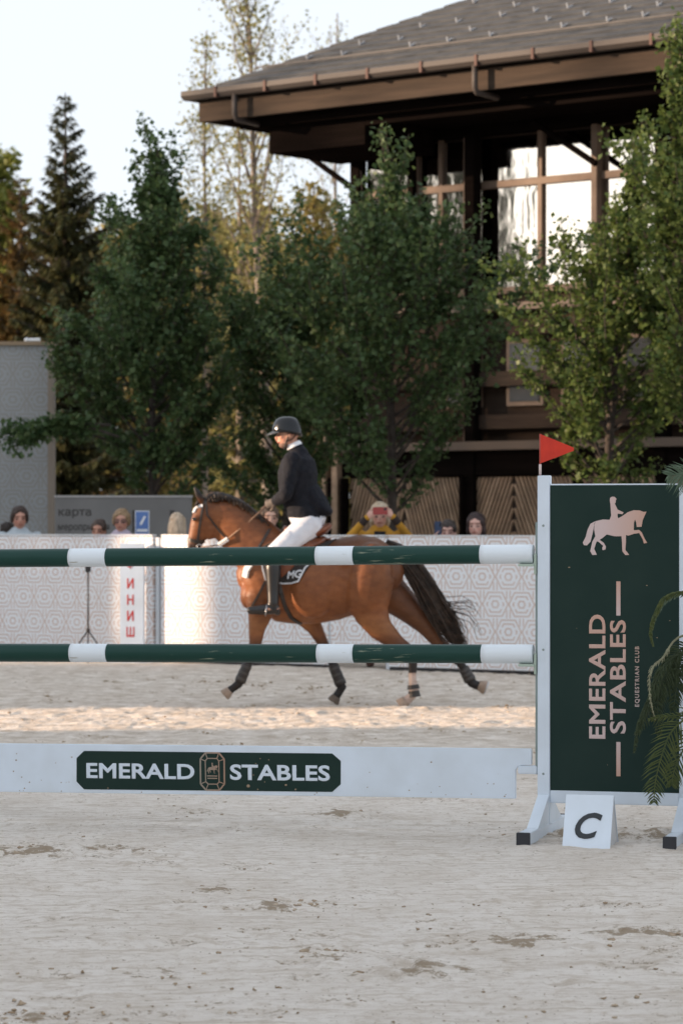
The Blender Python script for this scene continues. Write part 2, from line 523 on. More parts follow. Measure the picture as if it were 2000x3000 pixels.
def make_clods():
    t = (1 + 5 ** 0.5) / 2
    iv = np.array([(-1, t, 0), (1, t, 0), (-1, -t, 0), (1, -t, 0), (0, -1, t), (0, 1, t), (0, -1, -t), (0, 1, -t), (t, 0, -1), (t, 0, 1), (-t, 0, -1), (-t, 0, 1)]) / 1.9
    fi = np.array([(0, 11, 5), (0, 5, 1), (0, 1, 7), (0, 7, 10), (0, 10, 11), (1, 5, 9), (5, 11, 4), (11, 10, 2), (10, 7, 6), (7, 1, 8),
                   (3, 9, 4), (3, 4, 2), (3, 2, 6), (3, 6, 8), (3, 8, 9), (4, 9, 5), (2, 4, 11), (6, 2, 10), (8, 6, 7), (9, 8, 1)])
    pos = []
    for k in range(3000):
        y = 8.6 + 22 * rng.random() ** 1.4; x = rng.uniform(-0.122, 0.122) * y
        if vnoise(np.array([x * 1.1]), np.array([y * 0.7]), 77)[0] < 0.42 + 0.2 * rng.random(): continue
        pos.append((x, y, 0.0018 + 0.0065 * rng.random() ** 5 * (1 + 0.5 * (y > 18))))
    for (px_, py_, rx, ry) in PATCHES:
        yy = GY(py_); xx = (px_ - 1000) / F * yy
        for k in range(int(60 + 600 * rx * ry * 3)):
            pos.append((xx + rng.normal() * rx * 0.55, yy + rng.normal() * ry * 1.3, 0.0022 + 0.010 * rng.random() ** 3.5))
    for (px_, py_, r_, d_) in PITS[::2]:
        for k in range(8):
            an = rng.uniform(0, 6.28); pos.append((px_ + 1.5 * r_ * math.cos(an), py_ + 1.5 * r_ * math.sin(an), 0.0025 + 0.006 * rng.random() ** 3 * (1 + .8 * (py_ > 17))))
    pos = np.array(pos); N = len(pos)
    j = np.clip(1 + 0.42 * rng.standard_normal((N, 12, 1)), .3, 2)
    V = iv[None] * j * pos[:, 2][:, None, None] * np.array([1.35, 1.1, 0.62])
    an = rng.uniform(0, 6.28, N); ca, sa = np.cos(an)[:, None], np.sin(an)[:, None]
    vx = V[:, :, 0] * ca - V[:, :, 1] * sa; vy = V[:, :, 0] * sa + V[:, :, 1] * ca
    V = np.stack([vx + pos[:, 0][:, None], vy + pos[:, 1][:, None], V[:, :, 2] + pos[:, 2][:, None] * 0.45], -1).reshape(-1, 3)
    fc = (fi[None] + (np.arange(N) * 12)[:, None, None]).reshape(-1, 3)
    me = np_mesh('sand_clods', V, fc.ravel(), np.full(len(fc), 3))
    o = link('sand_clods', me, None, None, mat('clod', (0.28, 0.20, 0.125), 0.95, (0.46, 0.37, 0.275), 4.0, spec=0.05, lo=.38, hi=.58))
    tag(o, 'loose brown clods of sand scattered over the arena', 'sand clods', kind='stuff')
make_clods()

# ---------------------------------------------------------------- arena barrier
W0 = Vector((1.966, 29.93, 0)); WD = Vector((-0.832, 0.555, 0)).normalized()
def wall_t(px):
    k = (px - 1000) / F
    return (W0.x - k * W0.y) / (k * WD.y - WD.x)
def wallY(px):
    return W0.y + WD.y * wall_t(px)
W_ROT = math.atan2(-WD.y, -WD.x)         # local X runs to the right, local -Y faces the arena
barrier = empty('arena_barrier', W0, W_ROT, 'white arena barrier printed with an orange hexagon pattern', 'barrier', local=True)
m_pat = pattern_mat('printed_barrier', (0.76, 0.78, 0.81), (0.53, 0.38, 0.31), A=0.31, RW=0.28, w=0.014, rings=(0.033, 0.08, 0.12))
m_white = mat('white_paint', (0.74, 0.76, 0.78), 0.45, (0.66, 0.67, 0.68), 5.0, bump=0.15, bscale=25)
m_grey = mat('grey_post', (0.56, 0.60, 0.64), 0.5)
m_black = mat('black_plastic', (0.02, 0.02, 0.022), 0.5)
def wx_(px): return -wall_t(px)
for i, (a, b, z0) in enumerate([(-700, -140, 0.03), (-140, 455, 0.03), (476, 968, 0.03), (974, 1136, 0.15), (1142, 1620, 0.03), (1630, 2500, 0.03)]):
    p = MB().box(wx_(a), wx_(b), -0.03 - 0.012 * (i % 2), 0.03, z0, 1.385 - 0.006 * (i % 2)).build('panel', m_pat, barrier, bevel=0.006)
    MB().box(wx_(a) + .004, wx_(b) - .004, -0.034 - 0.012 * (i % 2), 0.034, 1.3862, 1.402).build('cap', m_white, p, bevel=0.003)
    if z0 < 0.1:
        MB().box(wx_(a) + .01, wx_(b) - .01, -0.022, 0.026, -0.02, z0 - 0.002).build('base_rail', m_black, p)
for px in (-145, 465, 971, 1139, 1625):
    MB().box(wx_(px) - 0.024, wx_(px) + 0.024, -0.024, 0.024, 0.0, 1.37).build('post', m_grey, barrier, bevel=0.004)

# ---------------------------------------------------------------- clubhouse
E0 = Vector((-2.13, 42.0, 0)); U = Vector((0.781, -0.624, 0)).normalized()
B_ROT = math.atan2(U.y, U.x)
house = empty('timber_clubhouse', E0, B_ROT, 'dark timber clubhouse with deep slate roof eaves and tall windows', 'building', local=True)
NB = Vector((-U.y, U.x, 0))
def bx(px, off):                          # local X of photo column px on the plane local Y = off
    k = (px - 1000) / F
    p = E0 + NB * off
    return (k * p.y - p.x) / (U.x - k * U.y)
def bz(px, py, off):
    Yd = (E0 + NB * off + U * bx(px, off)).y
    return CH - (py - HY) / F * Yd
m_slate = mat('slate_roof', (0.030, 0.032, 0.034), 0.8, (0.062, 0.063, 0.063), 3.2, bump=0.6, bscale=9, stretch=(1.0, 3.0, 3.0), bdist=0.03, detail=8)
m_fascia = mat('fascia_board', (0.052, 0.037, 0.027), 0.85, (0.034, 0.025, 0.019), 2.0, spec=0.15, stretch=(0.6, 4, 8), bump=0.2, bscale=12)
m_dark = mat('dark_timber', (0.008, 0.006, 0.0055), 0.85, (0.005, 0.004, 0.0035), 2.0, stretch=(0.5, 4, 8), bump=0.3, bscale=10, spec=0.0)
m_gutter = mat('gutter_metal', (0.045, 0.037, 0.033), 0.65)
m_copper = mat('copper_bracket', (0.075, 0.035, 0.027), 0.7)
m_frame = mat('window_frame', (0.17, 0.12, 0.088), 0.65, (0.125, 0.085, 0.06), 3.0)
m_clad = mat('brown_cladding', (0.050, 0.035, 0.026), 0.85, (0.033, 0.023, 0.018), 3.0, spec=0.1, stretch=(0.6, 4, 6), bump=0.3, bscale=10)
m_slat = mat('slat_wood', (0.25, 0.17, 0.11), 0.7, (0.17, 0.115, 0.075), 6.0, bump=0.2, bscale=30)
m_slat2 = mat('slat_wood_light', (0.31, 0.22, 0.15), 0.7, (0.21, 0.145, 0.095), 6.0, bump=0.2, bscale=30)
m_backing = mat('slat_backing', (0.03, 0.02, 0.015), 0.8)
L_, DEP = 15.0, 12.0
ez, tp = 7.62, math.tan(R(27))
rh = DEP / 2
roof = MB()
c0, c1, c2, c3 = (0, 0, ez), (L_, 0, ez), (L_, DEP, ez), (0, DEP, ez)
r0, r1 = (rh, rh, ez + rh * tp), (L_ - rh, rh, ez + rh * tp)
roof.add([c0, c1, c2, c3, r0, r1], [(0, 1, 5, 4), (1, 2, 5), (2, 3, 4, 5), (3, 0, 4), (3, 2, 1, 0)])
roof = roof.build('roof', m_slate, house)
# slate courses as real steps on the front slope
for k in range(26):
    s0 = 0.02 + k * 0.23
    if s0 > rh - 0.3: break
    zz = ez + s0 * tp
    MB().hexa([(s0 + .02, s0, zz - .012), (L_ - s0 - .02, s0, zz - .012), (L_ - s0 - .16, s0 + .19, zz + .19 * tp - .02), (s0 + .16, s0 + .19, zz + .19 * tp - .02),
               (s0 + .02, s0 - .006, zz + .016), (L_ - s0 - .02, s0 - .006, zz + .016), (L_ - s0 - .16, s0 + .19, zz + .19 * tp + .002), (s0 + .16, s0 + .19, zz + .19 * tp + .002)]
              ).build('slate_course', m_slate, roof)
m_guard = mat('snow_guard', (0.20, 0.23, 0.27), 0.5)
guard_me = MB().box(-.012, .012, -.07, .06, 0.0, .010).add([(-.012, -.07, .01), (.012, -.07, .01), (.012, -.06, .07), (-.012, -.06, .07), (-.012, -.05, .01), (.012, -.05, .01)],
                                                           [(0, 1, 2, 3), (3, 2, 5, 4), (0, 3, 4), (1, 5, 2)]).mesh('snow_guard')
guard_me.materials.append(m_guard)
for rowi, s0 in enumerate((0.95, 1.30, 1.75, 2.15, 2.6, 3.05)):
    x = s0 + 0.5 + 0.3 * (rowi % 2)
    while x < 9.2:
        if random.random() < .12:
            x += 0.62; continue
        g = bpy.data.objects.new('snow_guard', guard_me); col.objects.link(g); g.parent = roof
        dx_, dy_ = random.uniform(-.08, .08), random.uniform(-.03, .03)
        g.location = (x + dx_, s0 + dy_, ez + (s0 + dy_) * tp + 0.012); g.rotation_euler = (math.atan(tp), 0, random.uniform(-.15, .15))
        x += 0.62
MB().tube([(0.75, 0.55, ez + .55 * tp + .09), (L_ - .8, 0.55, ez + .55 * tp + .09)], 0.013, 6).build('snow_rail', mat('rail_metal', (0.12, 0.11, 0.10), 0.8), roof)
# gutter, fascia and the stepped soffit
gut = MB()
prof = [(-0.16, 0.02), (-0.165, -0.05), (-0.12, -0.10), (-0.05, -0.11), (0.0, -0.08), (0.0, 0.0)]
for (a, b) in [((-0.05, 0), (L_ + .17, 0))]:
    n_ = len(prof)
    vs_ = [(a[0], y, ez + z) for y, z in prof] + [(b[0], y, ez + z) for y, z in prof]
    gut.add(vs_, [(i, i + 1, n_ + i + 1, n_ + i) for i in range(n_ - 1)] + [tuple(range(n_)), tuple(range(n_, 2 * n_))[::-1]])
gut.build('gutter', m_gutter, house)
MB().box(-0.06, 0.0, 0.0, DEP, ez - .10, ez + .015).build('gutter', m_gutter, house)
for x in np.arange(0.6, 12, 0.9):
    MB().box(x - .02, x + .02, -0.178, -0.10, ez - 0.115, ez + 0.03).build('gutter_bracket', m_copper, house)
MB().box(0.10, L_ - .1, 0.06, 0.14, ez - .40, ez - .12).build('fascia', m_fascia, house)
MB().box(0.10, 0.18, 0.145, DEP - .1, ez - .40, ez - .105).build('fascia', m_fascia, house)
for px in (700, 1402):
    x = bx(px, 0.0)
    MB().tube([(x, -.09, ez - .06), (x, -.09, ez - .38), (x, -.05, ez - .44), (x, 0.45, ez - .46)], 0.040, 10).build('downpipe', m_gutter, house, smooth=True)
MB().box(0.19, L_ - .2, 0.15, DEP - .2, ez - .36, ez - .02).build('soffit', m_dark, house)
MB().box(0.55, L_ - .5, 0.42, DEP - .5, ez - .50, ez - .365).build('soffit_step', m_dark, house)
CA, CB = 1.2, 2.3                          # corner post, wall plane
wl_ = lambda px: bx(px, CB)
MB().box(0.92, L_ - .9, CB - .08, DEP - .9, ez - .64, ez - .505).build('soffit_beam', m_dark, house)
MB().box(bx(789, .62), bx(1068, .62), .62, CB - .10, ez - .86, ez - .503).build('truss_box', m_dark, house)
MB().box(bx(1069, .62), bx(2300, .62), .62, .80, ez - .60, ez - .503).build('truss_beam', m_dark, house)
for (pa, za, pb, zb_, off_) in ((885, 450, 1045, 560, CB - .02), (1560, 362, 1745, 480, CB - .3), (1890, 350, 1990, 420, CB - .3)):
    xa, xb = bx(pa, off_), bx(pb, off_)
    MB().tube([(xa, off_, bz(pa, za, off_) + .03), (xb, off_, bz(pb, zb_, off_))], .045, 6).build('brace', m_dark, house)
# main storey: posts, glazing
def post(x, w, d0, d1, z0, z1, m): return MB().box(x - w / 2, x + w / 2, d0, d1, z0, z1).build('post', m, house, bevel=0.008)
post(CA, .17, CB - .09, CB + .09, 0, ez - .645, m_dark)
post(wl_(1215), .10, CB - .12, CB - .02, 3.9, ez - .645, m_dark)
post(wl_(1403), .17, CB - .25, CB - .06, 0, ez - .645, m_dark)
post(wl_(1373), .13, CB - .055, CB + .06, 0.0, ez - .645, m_frame)  # brown timber colours in the sunlit left face of the dark column
post(wl_(1750), .10, CB - .10, CB + .0, 3.9, ez - .645, m_frame)
post(wl_(1960), .17, CB - .25, CB - .06, 0, ez - .645, m_dark)
gm = bpy.data.materials.new('window_glass'); gm.use_nodes = True
gn, gl = gm.node_tree.nodes, gm.node_tree.links
gb = gn['Principled BSDF']
gb.inputs['Base Color'].default_value = (0.60, 0.57, 0.53, 1); gb.inputs['Metallic'].default_value = 1.0; gb.inputs['Roughness'].default_value = 0.03
gt = gn.new('ShaderNodeTexCoord'); gz = gn.new('ShaderNodeTexNoise'); gz.inputs['Scale'].default_value = 1.6; gz.inputs['Detail'].default_value = 2
gp = gn.new('ShaderNodeMapping'); gp.inputs['Scale'].default_value = (2.2, 1, 0.8)
gl.new(gt.outputs['Object'], gp.inputs[0]); gl.new(gp.outputs[0], gz.inputs['Vector'])
gu = gn.new('ShaderNodeBump'); gu.inputs['Strength'].default_value = 0.14; gu.inputs['Distance'].default_value = 0.02
gl.new(gz.outputs['Fac'], gu.inputs['Height']); gl.new(gu.outputs['Normal'], gb.inputs['Normal'])
zt0, ztm, zt1 = 4.80, bz(1450, 540, CB), ez - .645
cols_ = [CA + .09, wl_(1215), wl_(1290), wl_(1373), wl_(1580), wl_(1750), wl_(1960), wl_(2150), wl_(2400), 12.0]
for i in range(len(cols_) - 1):
    a, b = cols_[i], cols_[i + 1]
    for (z0, z1) in ((zt0, ztm), (ztm, zt1)):
        pane = MB().box(a + .035, b - .035, CB + .05 + .004 * (i % 2), CB + .065, z0 + .035, z1 - .035).build('window_pane', gm, house)
for x in cols_[1:-1]:
    MB().box(x - .035, x + .035, CB - .01, CB + .045, zt0, zt1).build('mullion', m_frame, house)
MB().box(CA + .09, 12.0, CB - .015, CB + .048, ztm - .05, ztm + .05).build('transom', m_frame, house)
MB().box(CA + .09, 12.0, CB - .03, CB + .08, zt0 - .06, zt0 + .034).build('sill', m_frame, house)
MB().box(CA + .09, 14.0, CB + .09, DEP - 2, 0, ez - .645).build('wall', m_clad, house)
MB().box(CA + .09, 12.0, CB - .20, CB + .085, zt0 - .30, zt0 - .20).build('balcony_rail', mat('pale_rail', (0.20, 0.15, 0.115), 0.7), house)
for k, z in enumerate((4.25, 3.55, 2.95)):
    MB().box(CA + .09, 12.0, CB - .12, CB + .08, z - .10, z + .10).build('cladding_beam', (m_clad, m_fascia, m_clad)[k], house)
for x in (wl_(1300), wl_(1480), wl_(1640), wl_(1820)):
    w_ = MB().box(x, x + .62, CB + .02, CB + .085, 3.05 + .12, 4.1).build('window_frame', m_frame, house)
    MB().box(x + .06, x + .56, CB + .004, CB + .018, 3.23, 4.04).build('pane', mat('dark_glass', (0.05, 0.055, 0.06), 0.1, spec=0.6), w_)
zl = bz(1450, 1305, CB - .3)
MB().box(CA - .35, 12.0, CB - .34, CB + .07, zl - .06, zl + .06).build('ledge_beam', mat('grey_ledge', (0.13, 0.10, 0.08), 0.8, spec=0.15), house)
MB().box(CA - .25, 12.0, CB - .22, CB + .06, bz(1450, 1392, CB - .3), zl - .062).build('fascia_band', m_dark, house)
# ground floor of diagonal slats
zp1 = bz(1450, 1394, CB - .3) - .004
for (x, w_, m_) in ((wl_(989), .07, m_slat2), (wl_(1020), .11, m_slat2), (wl_(1004), .05, m_dark), (wl_(1040), .05, m_dark), (wl_(1388), .06, m_dark), (wl_(1722), .09, m_dark)):
    post(x, w_, CB - .33, CB - .16, 0, zl + .9 if m_ is m_slat2 else zp1, m_)
pan = MB().box(wl_(1046), 10.0, CB - .14, CB - .05, 0, zp1).build('ground_floor_panel', m_backing, house)
def slats(xa, xb, lean, idx):
    """slats leaning by tan(lean) inside [xa,xb] x [0,zp1]"""
    pitch, wd = 0.062, 0.041
    k = math.tan(lean); H = zp1 - .01
    x = xa - abs(k) * H
    while x < xb + abs(k) * H:
        # centre line from (x,0) to (x+k*H,H); clip in x
        pts = []
        lo, hi = 0.0, H
        if abs(k) > 1e-6:
            t0, t1 = (xa + .02 - x) / k, (xb - .02 - x) / k
            if t0 > t1: t0, t1 = t1, t0
            lo, hi = max(lo, t0), min(hi, t1)
        if hi - lo > 0.08:
            a, b = x + k * lo, x + k * hi
            h = wd / 2 / math.cos(lean)
            d = random.uniform(0, .006)
            MB().hexa([(a - h, CB - .175 - d, lo), (a + h, CB - .175 - d, lo), (a + h, CB - .142, lo), (a - h, CB - .142, lo),
                       (b - h, CB - .175 - d, hi), (b + h, CB - .175 - d, hi), (b + h, CB - .142, hi), (b - h, CB - .142, hi)]
                      ).build('slat', random.choice((m_slat, m_slat, m_slat2)), pan)
        x += pitch / math.cos(lean)
slats(wl_(1046), wl_(1205), R(17), 0)
slats(wl_(1205), wl_(1384), R(-17), 1)
slats(wl_(1392), wl_(1525), R(22), 2)
slats(wl_(1525), wl_(1715), R(-22), 3)
slats(wl_(1728), wl_(1860), R(20), 4)
slats(wl_(1860), wl_(2040), R(-20), 5)

# ---------------------------------------------------------------- unseen blocks added left of the view to shade the arena
m_blocker = mat('blocker_wall', (0.42, 0.36, 0.30), 0.7, (0.34, 0.29, 0.24), 1.0)
def shade_block(name, label, x0, x1, y0, y1, h, ridge):
    o = empty(name, ((x0 + x1) / 2, (y0 + y1) / 2, 0), 0, label, 'building')
    MB().box(x0, x1, y0, y1, 0, h).build('wall', m_blocker, o)
    xm = (x0 + x1) / 2
    MB().add([(x0 - .3, y0 - .05, h + .01), (x1 + .3, y0 - .05, h + .01), (xm, y0 - .05, h + ridge), (x0 - .3, y1 + .05, h + .01), (x1 + .3, y1 + .05, h + .01), (xm, y1 + .05, h + ridge)],
             [(0, 1, 2), (5, 4, 3), (0, 2, 5, 3), (1, 4, 5, 2), (0, 3, 4, 1)]).build('roof', m_slate, o)
    for k in range(3):
        yy = y0 + (y1 - y0) * (0.2 + 0.3 * k)
        MB().box(x1 + .005, x1 + .05, yy - .5, yy + .5, 1.0, 2.2).build('window', mat('dark_glass', (0.05, 0.055, 0.06), 0.1), o)
    return o
OX = -18.0
tb = math.tan(SUN_BACK)
def yo(y, x=0.0): return y - (x - OX) * tb  # where light falling on (x, y) crosses the plane x = OX
shade_block('shade_block_long', 'long unseen block added to shade the jump and foreground', OX - 3, OX, -30, yo(GY(2140)), 5.8, .6)
shade_block('shade_block_low', 'low unseen block added to shade the ground under the horse', OX - 3, OX, yo(GY(2072)), yo(26.0), 3.85, 0.02)
shade_block('shade_block_tall', 'taller unseen block added to shade the right part of the barrier', OX - .8, OX, yo(26.05), yo(32.2, -1.04), 5.0, 0.02)
shade_block('shade_block_narrow', 'narrow unseen block added to bound the sun patch on the barrier', OX - .8, OX, yo(32.84, -1.97), yo(33.3, -2.9), 6.0, 0.02)
shade_block('shade_block_end', 'low unseen block added to shade the left barrier below its lit top', -24, OX, yo(33.32, -2.9), yo(34.6, -4), 3.55, 0.02)

# ---------------------------------------------------------------- trees
def leaf_mesh(name, C, D, Nn, Ln, Wd):
    """pointed leaf quads: centre C, direction D, normal Nn, length, width"""
    D = D / np.linalg.norm(D, axis=1, keepdims=True)
    Sd = np.cross(D, Nn); Sd /= (np.linalg.norm(Sd, axis=1, keepdims=True) + 1e-9)
    Nn = np.cross(Sd, D)
    L = Ln[:, None]; W = Wd[:, None]
    a = C - D * L * 0.5
    b = C + Sd * W * 0.5 + Nn * W * 0.12 - D * L * 0.05
    c = C + D * L * 0.5 - Nn * L * 0.10
    d = C - Sd * W * 0.5 + Nn * W * 0.12 - D * L * 0.05
    V = np.stack([a, b, c, d], 1).reshape(-1, 3)
    n = len(C)
    return np_mesh(name, V, np.arange(n * 4), np.full(n, 4))

def bend(p0, d, length, up, n=6, wob=0.05, r=random):
    pts = [Vector(p0)]; d = Vector(d).normalized(); st = length / n
    for i in range(n):
        d = (d + Vector((r.uniform(-wob, wob), r.uniform(-wob, wob), up + r.uniform(-wob, wob)))).normalized()
        pts.append(pts[-1] + d * st)
    return pts

def broadleaf(name, label, x, y, H, clear, prof, nprim, n_leaf, lsize, m_leaf, m_bark, seed, rise=0.55, trunk_r=0.07, twig=0.5, spread=0.07,
              group=None, extra=(), lean=0.0, jag=0.35, twigs=6, shoots=0):
    r = random.Random(seed); g = np.random.default_rng(seed)
    root = empty(name, (x, y, 0), 0, label, 'tree', group)
    wood = MB()
    lead = [Vector((x, y, -0.05))]
    n = 9
    for i in range(1, n + 1):
        f = i / n
        lead.append(Vector((x + lean * f + r.uniform(-.05, .05) * f, y + r.uniform(-.05, .05) * f, H * f)))
    wood.tube(lead, [trunk_r * (1 - 0.9 * (i / n)) + 0.006 for i in range(n + 1)], 8)
    def at(f):
        q = f * n; i = min(int(q), n - 1); return lead[i].lerp(lead[i + 1], q - i)
    seg = []                                # twig segments carrying leaves: (p0, p1)
    seg += [(at(f0), at(min(f0 + .05, 1.0))) for f0 in np.linspace(0.72, 0.97, 6)]
    for k in range(nprim):
        f = clear + (0.97 - clear) * ((k + r.random()) / nprim)
        R_ = prof((f - clear) / (1 - clear)) * (1 + r.uniform(-jag, jag))
        az = k * 2.39996 + r.uniform(-.4, .4)
        d = Vector((math.cos(az), math.sin(az), rise + r.uniform(-.15, .25) + 0.5 * f * f))
        pts = bend(at(f), d, R_ * 1.25, 0.10, 6, 0.09, r)
        wood.tube(pts, [max(.004, trunk_r * 0.42 * (1 - f * 0.6) * (1 - i / 6.5)) for i in range(7)], 5, False)
        for i in range(2, 6): seg.append((pts[i], pts[i + 1]))
        for q in range(twigs):
            i = r.randint(1, 5)
            b0 = pts[i].lerp(pts[i + 1], r.random())
            dd = (pts[i + 1] - pts[i]).normalized() + Vector((r.uniform(-1, 1), r.uniform(-1, 1), r.uniform(-.35, .55)))
            tw = bend(b0, dd, R_ * twig * r.uniform(.5, 1.0), 0.08, 3, 0.12, r)
            wood.tube(tw, [.007, .006, .004, .003], 4, False)
            for i2 in range(3): seg.append((tw[i2], tw[i2 + 1]))
    for k in range(shoots):                 # long upright shoots breaking the outline
        f = r.uniform(.45, .98); az = r.uniform(0, 6.28); Rr = prof((f - clear) / (1 - clear)) * r.uniform(.5, 1.0)
        b0 = at(f) + Vector((math.cos(az) * Rr, math.sin(az) * Rr, Rr * .5))
        pts = bend(b0, Vector((math.cos(az) * .25, math.sin(az) * .25, 1)), r.uniform(.35, .75), .05, 4, .07, r)
        wood.tube(pts, [.008, .007, .006, .004, .003], 4, False)
        for i in range(4): seg.append((pts[i], pts[i + 1]))
    for (p0, p1) in extra:
        pts = [Vector(p0).lerp(Vector(p1), i / 6) + Vector((0, 0, .12 * math.sin(math.pi * i / 6))) for i in range(7)]
        wood.tube(pts, [.02, .018, .015, .012, .01, .008, .006], 5, False)
        for i in range(2, 6):
            for rep in range(5): seg.append((pts[i], pts[i + 1] + Vector((r.uniform(-.12, .12), r.uniform(-.1, .1), r.uniform(-.1, .16)))))
    wood.build('trunk', m_bark, root, smooth=True)
    A = np.array([s[0] for s in seg]); B = np.array([s[1] for s in seg])
    ln = np.linalg.norm(B - A, axis=1); pr = ln / ln.sum()
    idx = g.choice(len(seg), n_leaf, p=pr)
    t = g.random(n_leaf)[:, None]
    C = A[idx] * (1 - t) + B[idx] * t + g.normal(size=(n_leaf, 3)) * spread * np.array([1, 1, .8])
    D = (B - A)[idx]; D = D / (np.linalg.norm(D, axis=1, keepdims=True) + 1e-9) * 0.6 + g.normal(size=(n_leaf, 3)) * 0.7 + np.array([0, 0, -0.25])
    Nn = g.normal(size=(n_leaf, 3)) * 0.55 + np.array([0, 0, 0.9])
    Ln = lsize * g.uniform(.6, 1.25, n_leaf)
    me = leaf_mesh('crown', C, D, Nn, Ln, Ln * g.uniform(.6, .95, n_leaf))
    link('crown', me, root, None, m_leaf)
    return root

def spruce(name, label, x, y, H, rad, m_needle, m_bark, seed, n_w=26, dens=1.0, group=None, z0=0.06, openness=0.0):
    r = random.Random(seed); g = np.random.default_rng(seed)
    root = empty(name, (x, y, 0), 0, label, 'tree', group)
    wood = MB().tube([(x, y, -.05), (x + .03, y, H * .5), (x, y, H)], [rad * .09, rad * .05, .01], 8)
    C, D, Nn, Ln = [], [], [], []
    for k in range(n_w):
        f = z0 + (0.985 - z0) * (k / (n_w - 1)) ** 0.9
        L = rad * (1 - f) ** 0.8 * r.uniform(.8, 1.15) + 0.06
        for j in range(7 if f < .8 else 5):
            az = j * 2 * math.pi / (7 if f < .8 else 5) + k * 0.9 + r.uniform(-.25, .25)
            l = L * r.uniform(.65, 1.15)
            if r.random() < openness: continue
            droop = -0.25 + 0.75 * f
            d = Vector((math.cos(az), math.sin(az), droop))
            p0 = Vector((x, y, H * f + r.uniform(-.1, .1)))
            pts = bend(p0, d, l, 0.06, 5, 0.03, r)
            wood.tube(pts, [.02 * (1 - f) + .005] * 5 + [.003], 4, False)
            cnt = int(max(12, 60 * l * dens))
            for q in range(cnt):
                t = r.random() ** 0.8 * 5; i = min(int(t), 4)
                c = pts[i].lerp(pts[i + 1], t - i)
                sd = Vector((-math.sin(az), math.cos(az), 0)) * r.choice((-1, 1))
                dv = (d.normalized() * .6 + sd * r.uniform(.2, 1) + Vector((0, 0, r.uniform(-.9, .1))))
                ll = (0.16 + 0.22 * l * (1 - t / 6)) * r.uniform(.5, 1.1)
                C.append(c + dv.normalized() * ll * .45); D.append(dv); Ln.append(ll)
                Nn.append((r.gauss(0, .4), r.gauss(0, .4), 1))
    wood.build('trunk', m_bark, root)
    Ln = np.array(Ln)
    link('crown', leaf_mesh('crown', np.array(C), np.array([tuple(v) for v in D]), np.array(Nn), Ln, Ln * 0.28), root, None, m_needle)
    return root

m_bark = mat('bark', (0.06, 0.048, 0.04), 0.9, (0.03, 0.024, 0.02), 8.0, bump=0.4, bscale=20)
m_barkg = mat('bark_grey', (0.20, 0.17, 0.14), 0.9, (0.10, 0.08, 0.07), 6.0, bump=0.3, bscale=20)
def leafmat(name, c, c2, tr=0.3, sc_=2.5): return mat(name, c, 0.5, c2, sc_ * 4, spec=0.25, transl=tr, lo=.3, hi=.7)
m_lf_dark = leafmat('leaf_dark_green', (0.044, 0.088, 0.036), (0.090, 0.132, 0.046))
m_lf_mid = leafmat('leaf_mid_green', (0.055, 0.105, 0.034), (0.10, 0.16, 0.048))
m_lf_warm = leafmat('leaf_yellow_green', (0.055, 0.098, 0.028), (0.112, 0.145, 0.036), 0.35)
m_lf_birch = leafmat('leaf_birch', (0.28, 0.26, 0.10), (0.20, 0.205, 0.075), 0.4, 1.5)
m_lf_olive = leafmat('leaf_olive', (0.17, 0.165, 0.055), (0.24, 0.19, 0.06), 0.35, 1.2)
m_lf_rust = leafmat('needle_rust', (0.13, 0.075, 0.026), (0.075, 0.065, 0.024), 0.25, 1.0)
m_lf_spruce = leafmat('needle_spruce', (0.070, 0.068, 0.026), (0.040, 0.052, 0.026), 0.2, 1.0)
m_lf_bright = leafmat('leaf_bright_yellow_green', (0.19, 0.20, 0.045), (0.12, 0.155, 0.035), 0.35, 1.0)

def oval(rmax, peak=0.28, tip=0.06):
    def f(t):
        if t < peak: v = 0.62 + 0.38 * math.sin(math.pi / 2 * t / peak)
        else: v = math.cos(math.pi / 2 * (t - peak) / (1 - peak)) ** 0.8
        return rmax * max(v, tip)
    return f
def cone(rmax, peak=0.22, tip=0.05, p=0.85):
    def f(t):
        v = 0.60 + 0.40 * math.sin(math.pi / 2 * t / peak) if t < peak else (1 - (t - peak) / (1 - peak)) ** p
        return rmax * max(v, tip)
    return f
def at_px(px, Y): return ((px - 1000) / F * Y, Y)

x, y = at_px(448, 37.2)
exA = [((x - .5, y - .3, 2.75), tuple(P(40, 1310, 36.6))), ((x - .4, y - .3, 2.6), tuple(P(110, 1275, 36.7))), ((x - .3, y, 2.5), tuple(P(5, 1275, 36.9)))]
broadleaf('maple_tree', 'dense dark green maple standing left, behind the horse head', x, y, 6.25, 0.27, cone(1.32, .30, .04, 1.3), 74, 25000, 0.080, m_lf_dark, m_bark, 11,
          group='young maples in front of the clubhouse', extra=exA, shoots=26, jag=.45, spread=.06)
x, y = at_px(1146, 35.6)
broadleaf('maple_tree', 'dark green maple in front of the clubhouse corner, behind the rider', x, y, 5.95, 0.27, cone(1.62, .36, .04, 1.55), 74, 20500, 0.080, m_lf_dark, m_bark, 23,
          group='young maples in front of the clubhouse', shoots=26, jag=.45, spread=.06)
x, y = at_px(842, 38.6)
broadleaf('maple_tree', 'smaller dark maple between its two taller neighbours, behind the rider', x, y, 4.75, 0.26, cone(1.05, .4, .05, .8), 48, 19000, 0.074, m_lf_dark, m_bark, 31,
          group='young maples in front of the clubhouse', shoots=26, jag=.45, spread=.06)
x, y = at_px(1732, 32.6)
broadleaf('maple_tree', 'sunlit yellow-green maple above the green jump wing', x, y, 5.75, 0.29, cone(1.05, .34, .05, 1.5), 62, 15000, 0.072, m_lf_warm, m_bark, 47,
          group='young maples in front of the clubhouse', lean=.50, jag=.5, shoots=30, spread=.06)
x, y = at_px(2020, 31.4)
